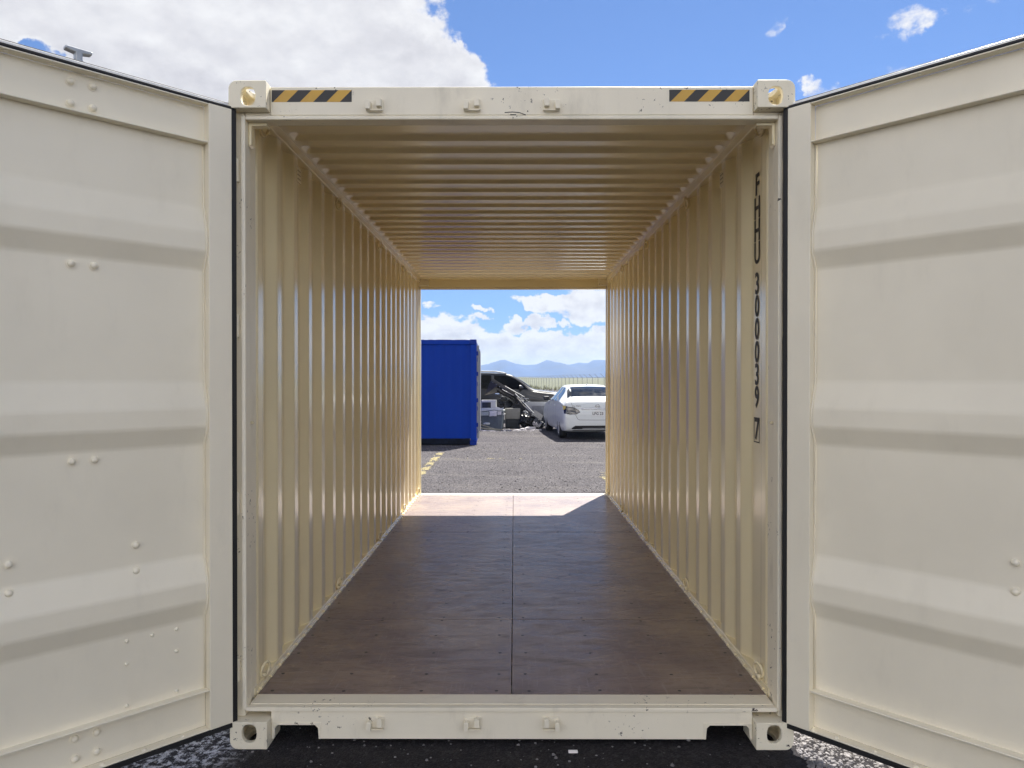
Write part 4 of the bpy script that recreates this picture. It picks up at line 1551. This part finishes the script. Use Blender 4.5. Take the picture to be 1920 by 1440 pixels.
plank((-1.12, 19.75, .20), (-.55, 19.70, .03), .11, .025, 'long pale plank leaning out from the blue container', 'wood')
plank((-1.10, 19.45, .10), (-.36, 19.62, .03), .11, .028, 'pale plank lying flat in front of the grey storage box', 'wood')
plank((-1.10, 19.30, .02), (-.62, 19.36, .02), .05, .02, 'short white plank nearest the container on the asphalt', 'foam')
plank((-.95, 19.52, .055), (-.40, 19.42, .012), .04, .018, 'thin splintered lath on the asphalt beside the planks', 'wood')
crumple('rag', M['cloth'], (-.86, 19.85, .20), (.10, .08, .04), 'white rag on the planks beside the grey storage box', 'rag', 21, .4, 8)
crumple('rag', M['foam'], (-1.09, 19.85, .26), (.05, .05, .05), 'small white scrap against the blue container edge', 'rag', 23, .4, 8)
bits = MB()
r3 = random.Random(5)
for _ in range(90):
    x, y = r3.uniform(-1.1, .9), r3.uniform(19.2, 20.2)
    bits.obox((x, y, .008), (r3.uniform(.01, .05), r3.uniform(-.02, .02), 0), (-r3.uniform(-.02, .02), r3.uniform(.01, .03), 0), (0, 0, .006))
tag(bits.build('rubble', M['foam']), kind='stuff')

# ------------------------------------------------------------------ fence with barbed wire
fence = empty('chain_link_fence', (9.9, 74.0, 0))
tag(fence, 'long chain link fence with angled barbed wire arms running into the distance', 'fence')
f0 = Vector((10.2, 73.0, 0)); fd = Vector((-6.4, 60.0, 0)).normalized()
FO = Vector((9.9, 74.0, 0))
side_v = Vector((-1, -.1, 0)).normalized()
pm = MB().cyl((0, 0, 0), (0, 0, 1.88), .026, 8).build('post', M['post'], fence)
am = MB().bar((0, 0, 1.86), Vector((0, 0, 1.86)) + side_v * .42 + Vector((0, 0, .40)), .035, .035).build('wire_arm', M['post'], pm)
pts_f = [f0 + fd * (3.0 * k) for k in range(-6, 44)]
for i, p in enumerate(pts_f):
    if i == 0:
        pm.location = p - FO
    else:
        q = again(pm, fence, p - FO)
        again(am, q)
a, b = pts_f[0] - FO, pts_f[-1] - FO
rails = MB()
rails.cyl(a + Vector((0, 0, 1.87)), b + Vector((0, 0, 1.87)), .022, 8)
rails.build('top_rail', M['post'], fence)
bw = MB()
for k in range(3):
    o_ = side_v * (.14 * (k + 1)) + Vector((0, 0, 1.86 + .133 * (k + 1)))
    bw.cyl(a + o_, b + o_, .006, 5)
bw.build('barbed_wire', M['post'], fence)
ml = MB()
step = .16
Ltot = (b - a).length
k = 0
nf = int(Ltot / step)
for i in range(nf):
    for sgn in (1, -1):
        s0 = i * step
        s1 = s0 + sgn * 1.8
        z0, z1 = .03, 1.85
        if s1 < 0 or s1 > Ltot: continue
        p, q = a + fd * s0 + Vector((0, 0, z0)), a + fd * s1 + Vector((0, 0, z1))
        w = fd * .003
        ml.add([p - w, p + w, q + w, q - w], [(0, 1, 2, 3)])
tag(ml.build('mesh', M['post'], fence, recalc=False), kind='stuff')

# weeds along the fence foot and tufts in the field
wd = MB()
r4 = random.Random(9)
def tuft(x, y, h, n):
    for _ in range(n):
        a_ = r4.uniform(0, 6.28); l = r4.uniform(.1, .45) * h; w = .006 + .012 * h
        bx_, by_ = x + r4.gauss(0, .12 * h), y + r4.gauss(0, .12 * h)
        hh = h * r4.uniform(.5, 1.1)
        wv = Vector((math.sin(a_), math.cos(a_), 0)) * w
        tip = Vector((bx_ + math.cos(a_) * l, by_ + math.sin(a_) * l, hh))
        bs = Vector((bx_, by_, -.004))
        wd.add([bs - wv, bs + wv, tip], [(0, 1, 2)])
for k in range(260):
    p = f0 + fd * r4.uniform(-10, 120) + side_v * r4.uniform(-1.2, 2.2)
    tuft(p.x, p.y, r4.uniform(.25, .9), 14)
for k in range(500):
    y = r4.uniform(85, 170)
    tuft(r4.uniform(-.02, .28) * y, y, r4.uniform(.15, .5), 8)
tag(wd.build('weeds', M['weed'], recalc=False), kind='stuff')

# ------------------------------------------------------------------ haze
hz = MB().box(-3200, 3200, -3200, 3200, -1.0, 66.0)
hm = bpy.data.materials.new('haze_air')
hm.use_nodes = True
hn = hm.node_tree
hn.nodes.clear()
pv = hn.nodes.new('ShaderNodeVolumePrincipled')
pv.inputs['Color'].default_value = (0.48, 0.68, 1.0, 1)
pv.inputs['Density'].default_value = 0.00026
pv.inputs['Anisotropy'].default_value = 0.2
ho = hn.nodes.new('ShaderNodeOutputMaterial')
hn.links.new(pv.outputs[0], ho.inputs['Volume'])
hzo = hz.build('haze', hm)
tag(hzo, kind='stuff')
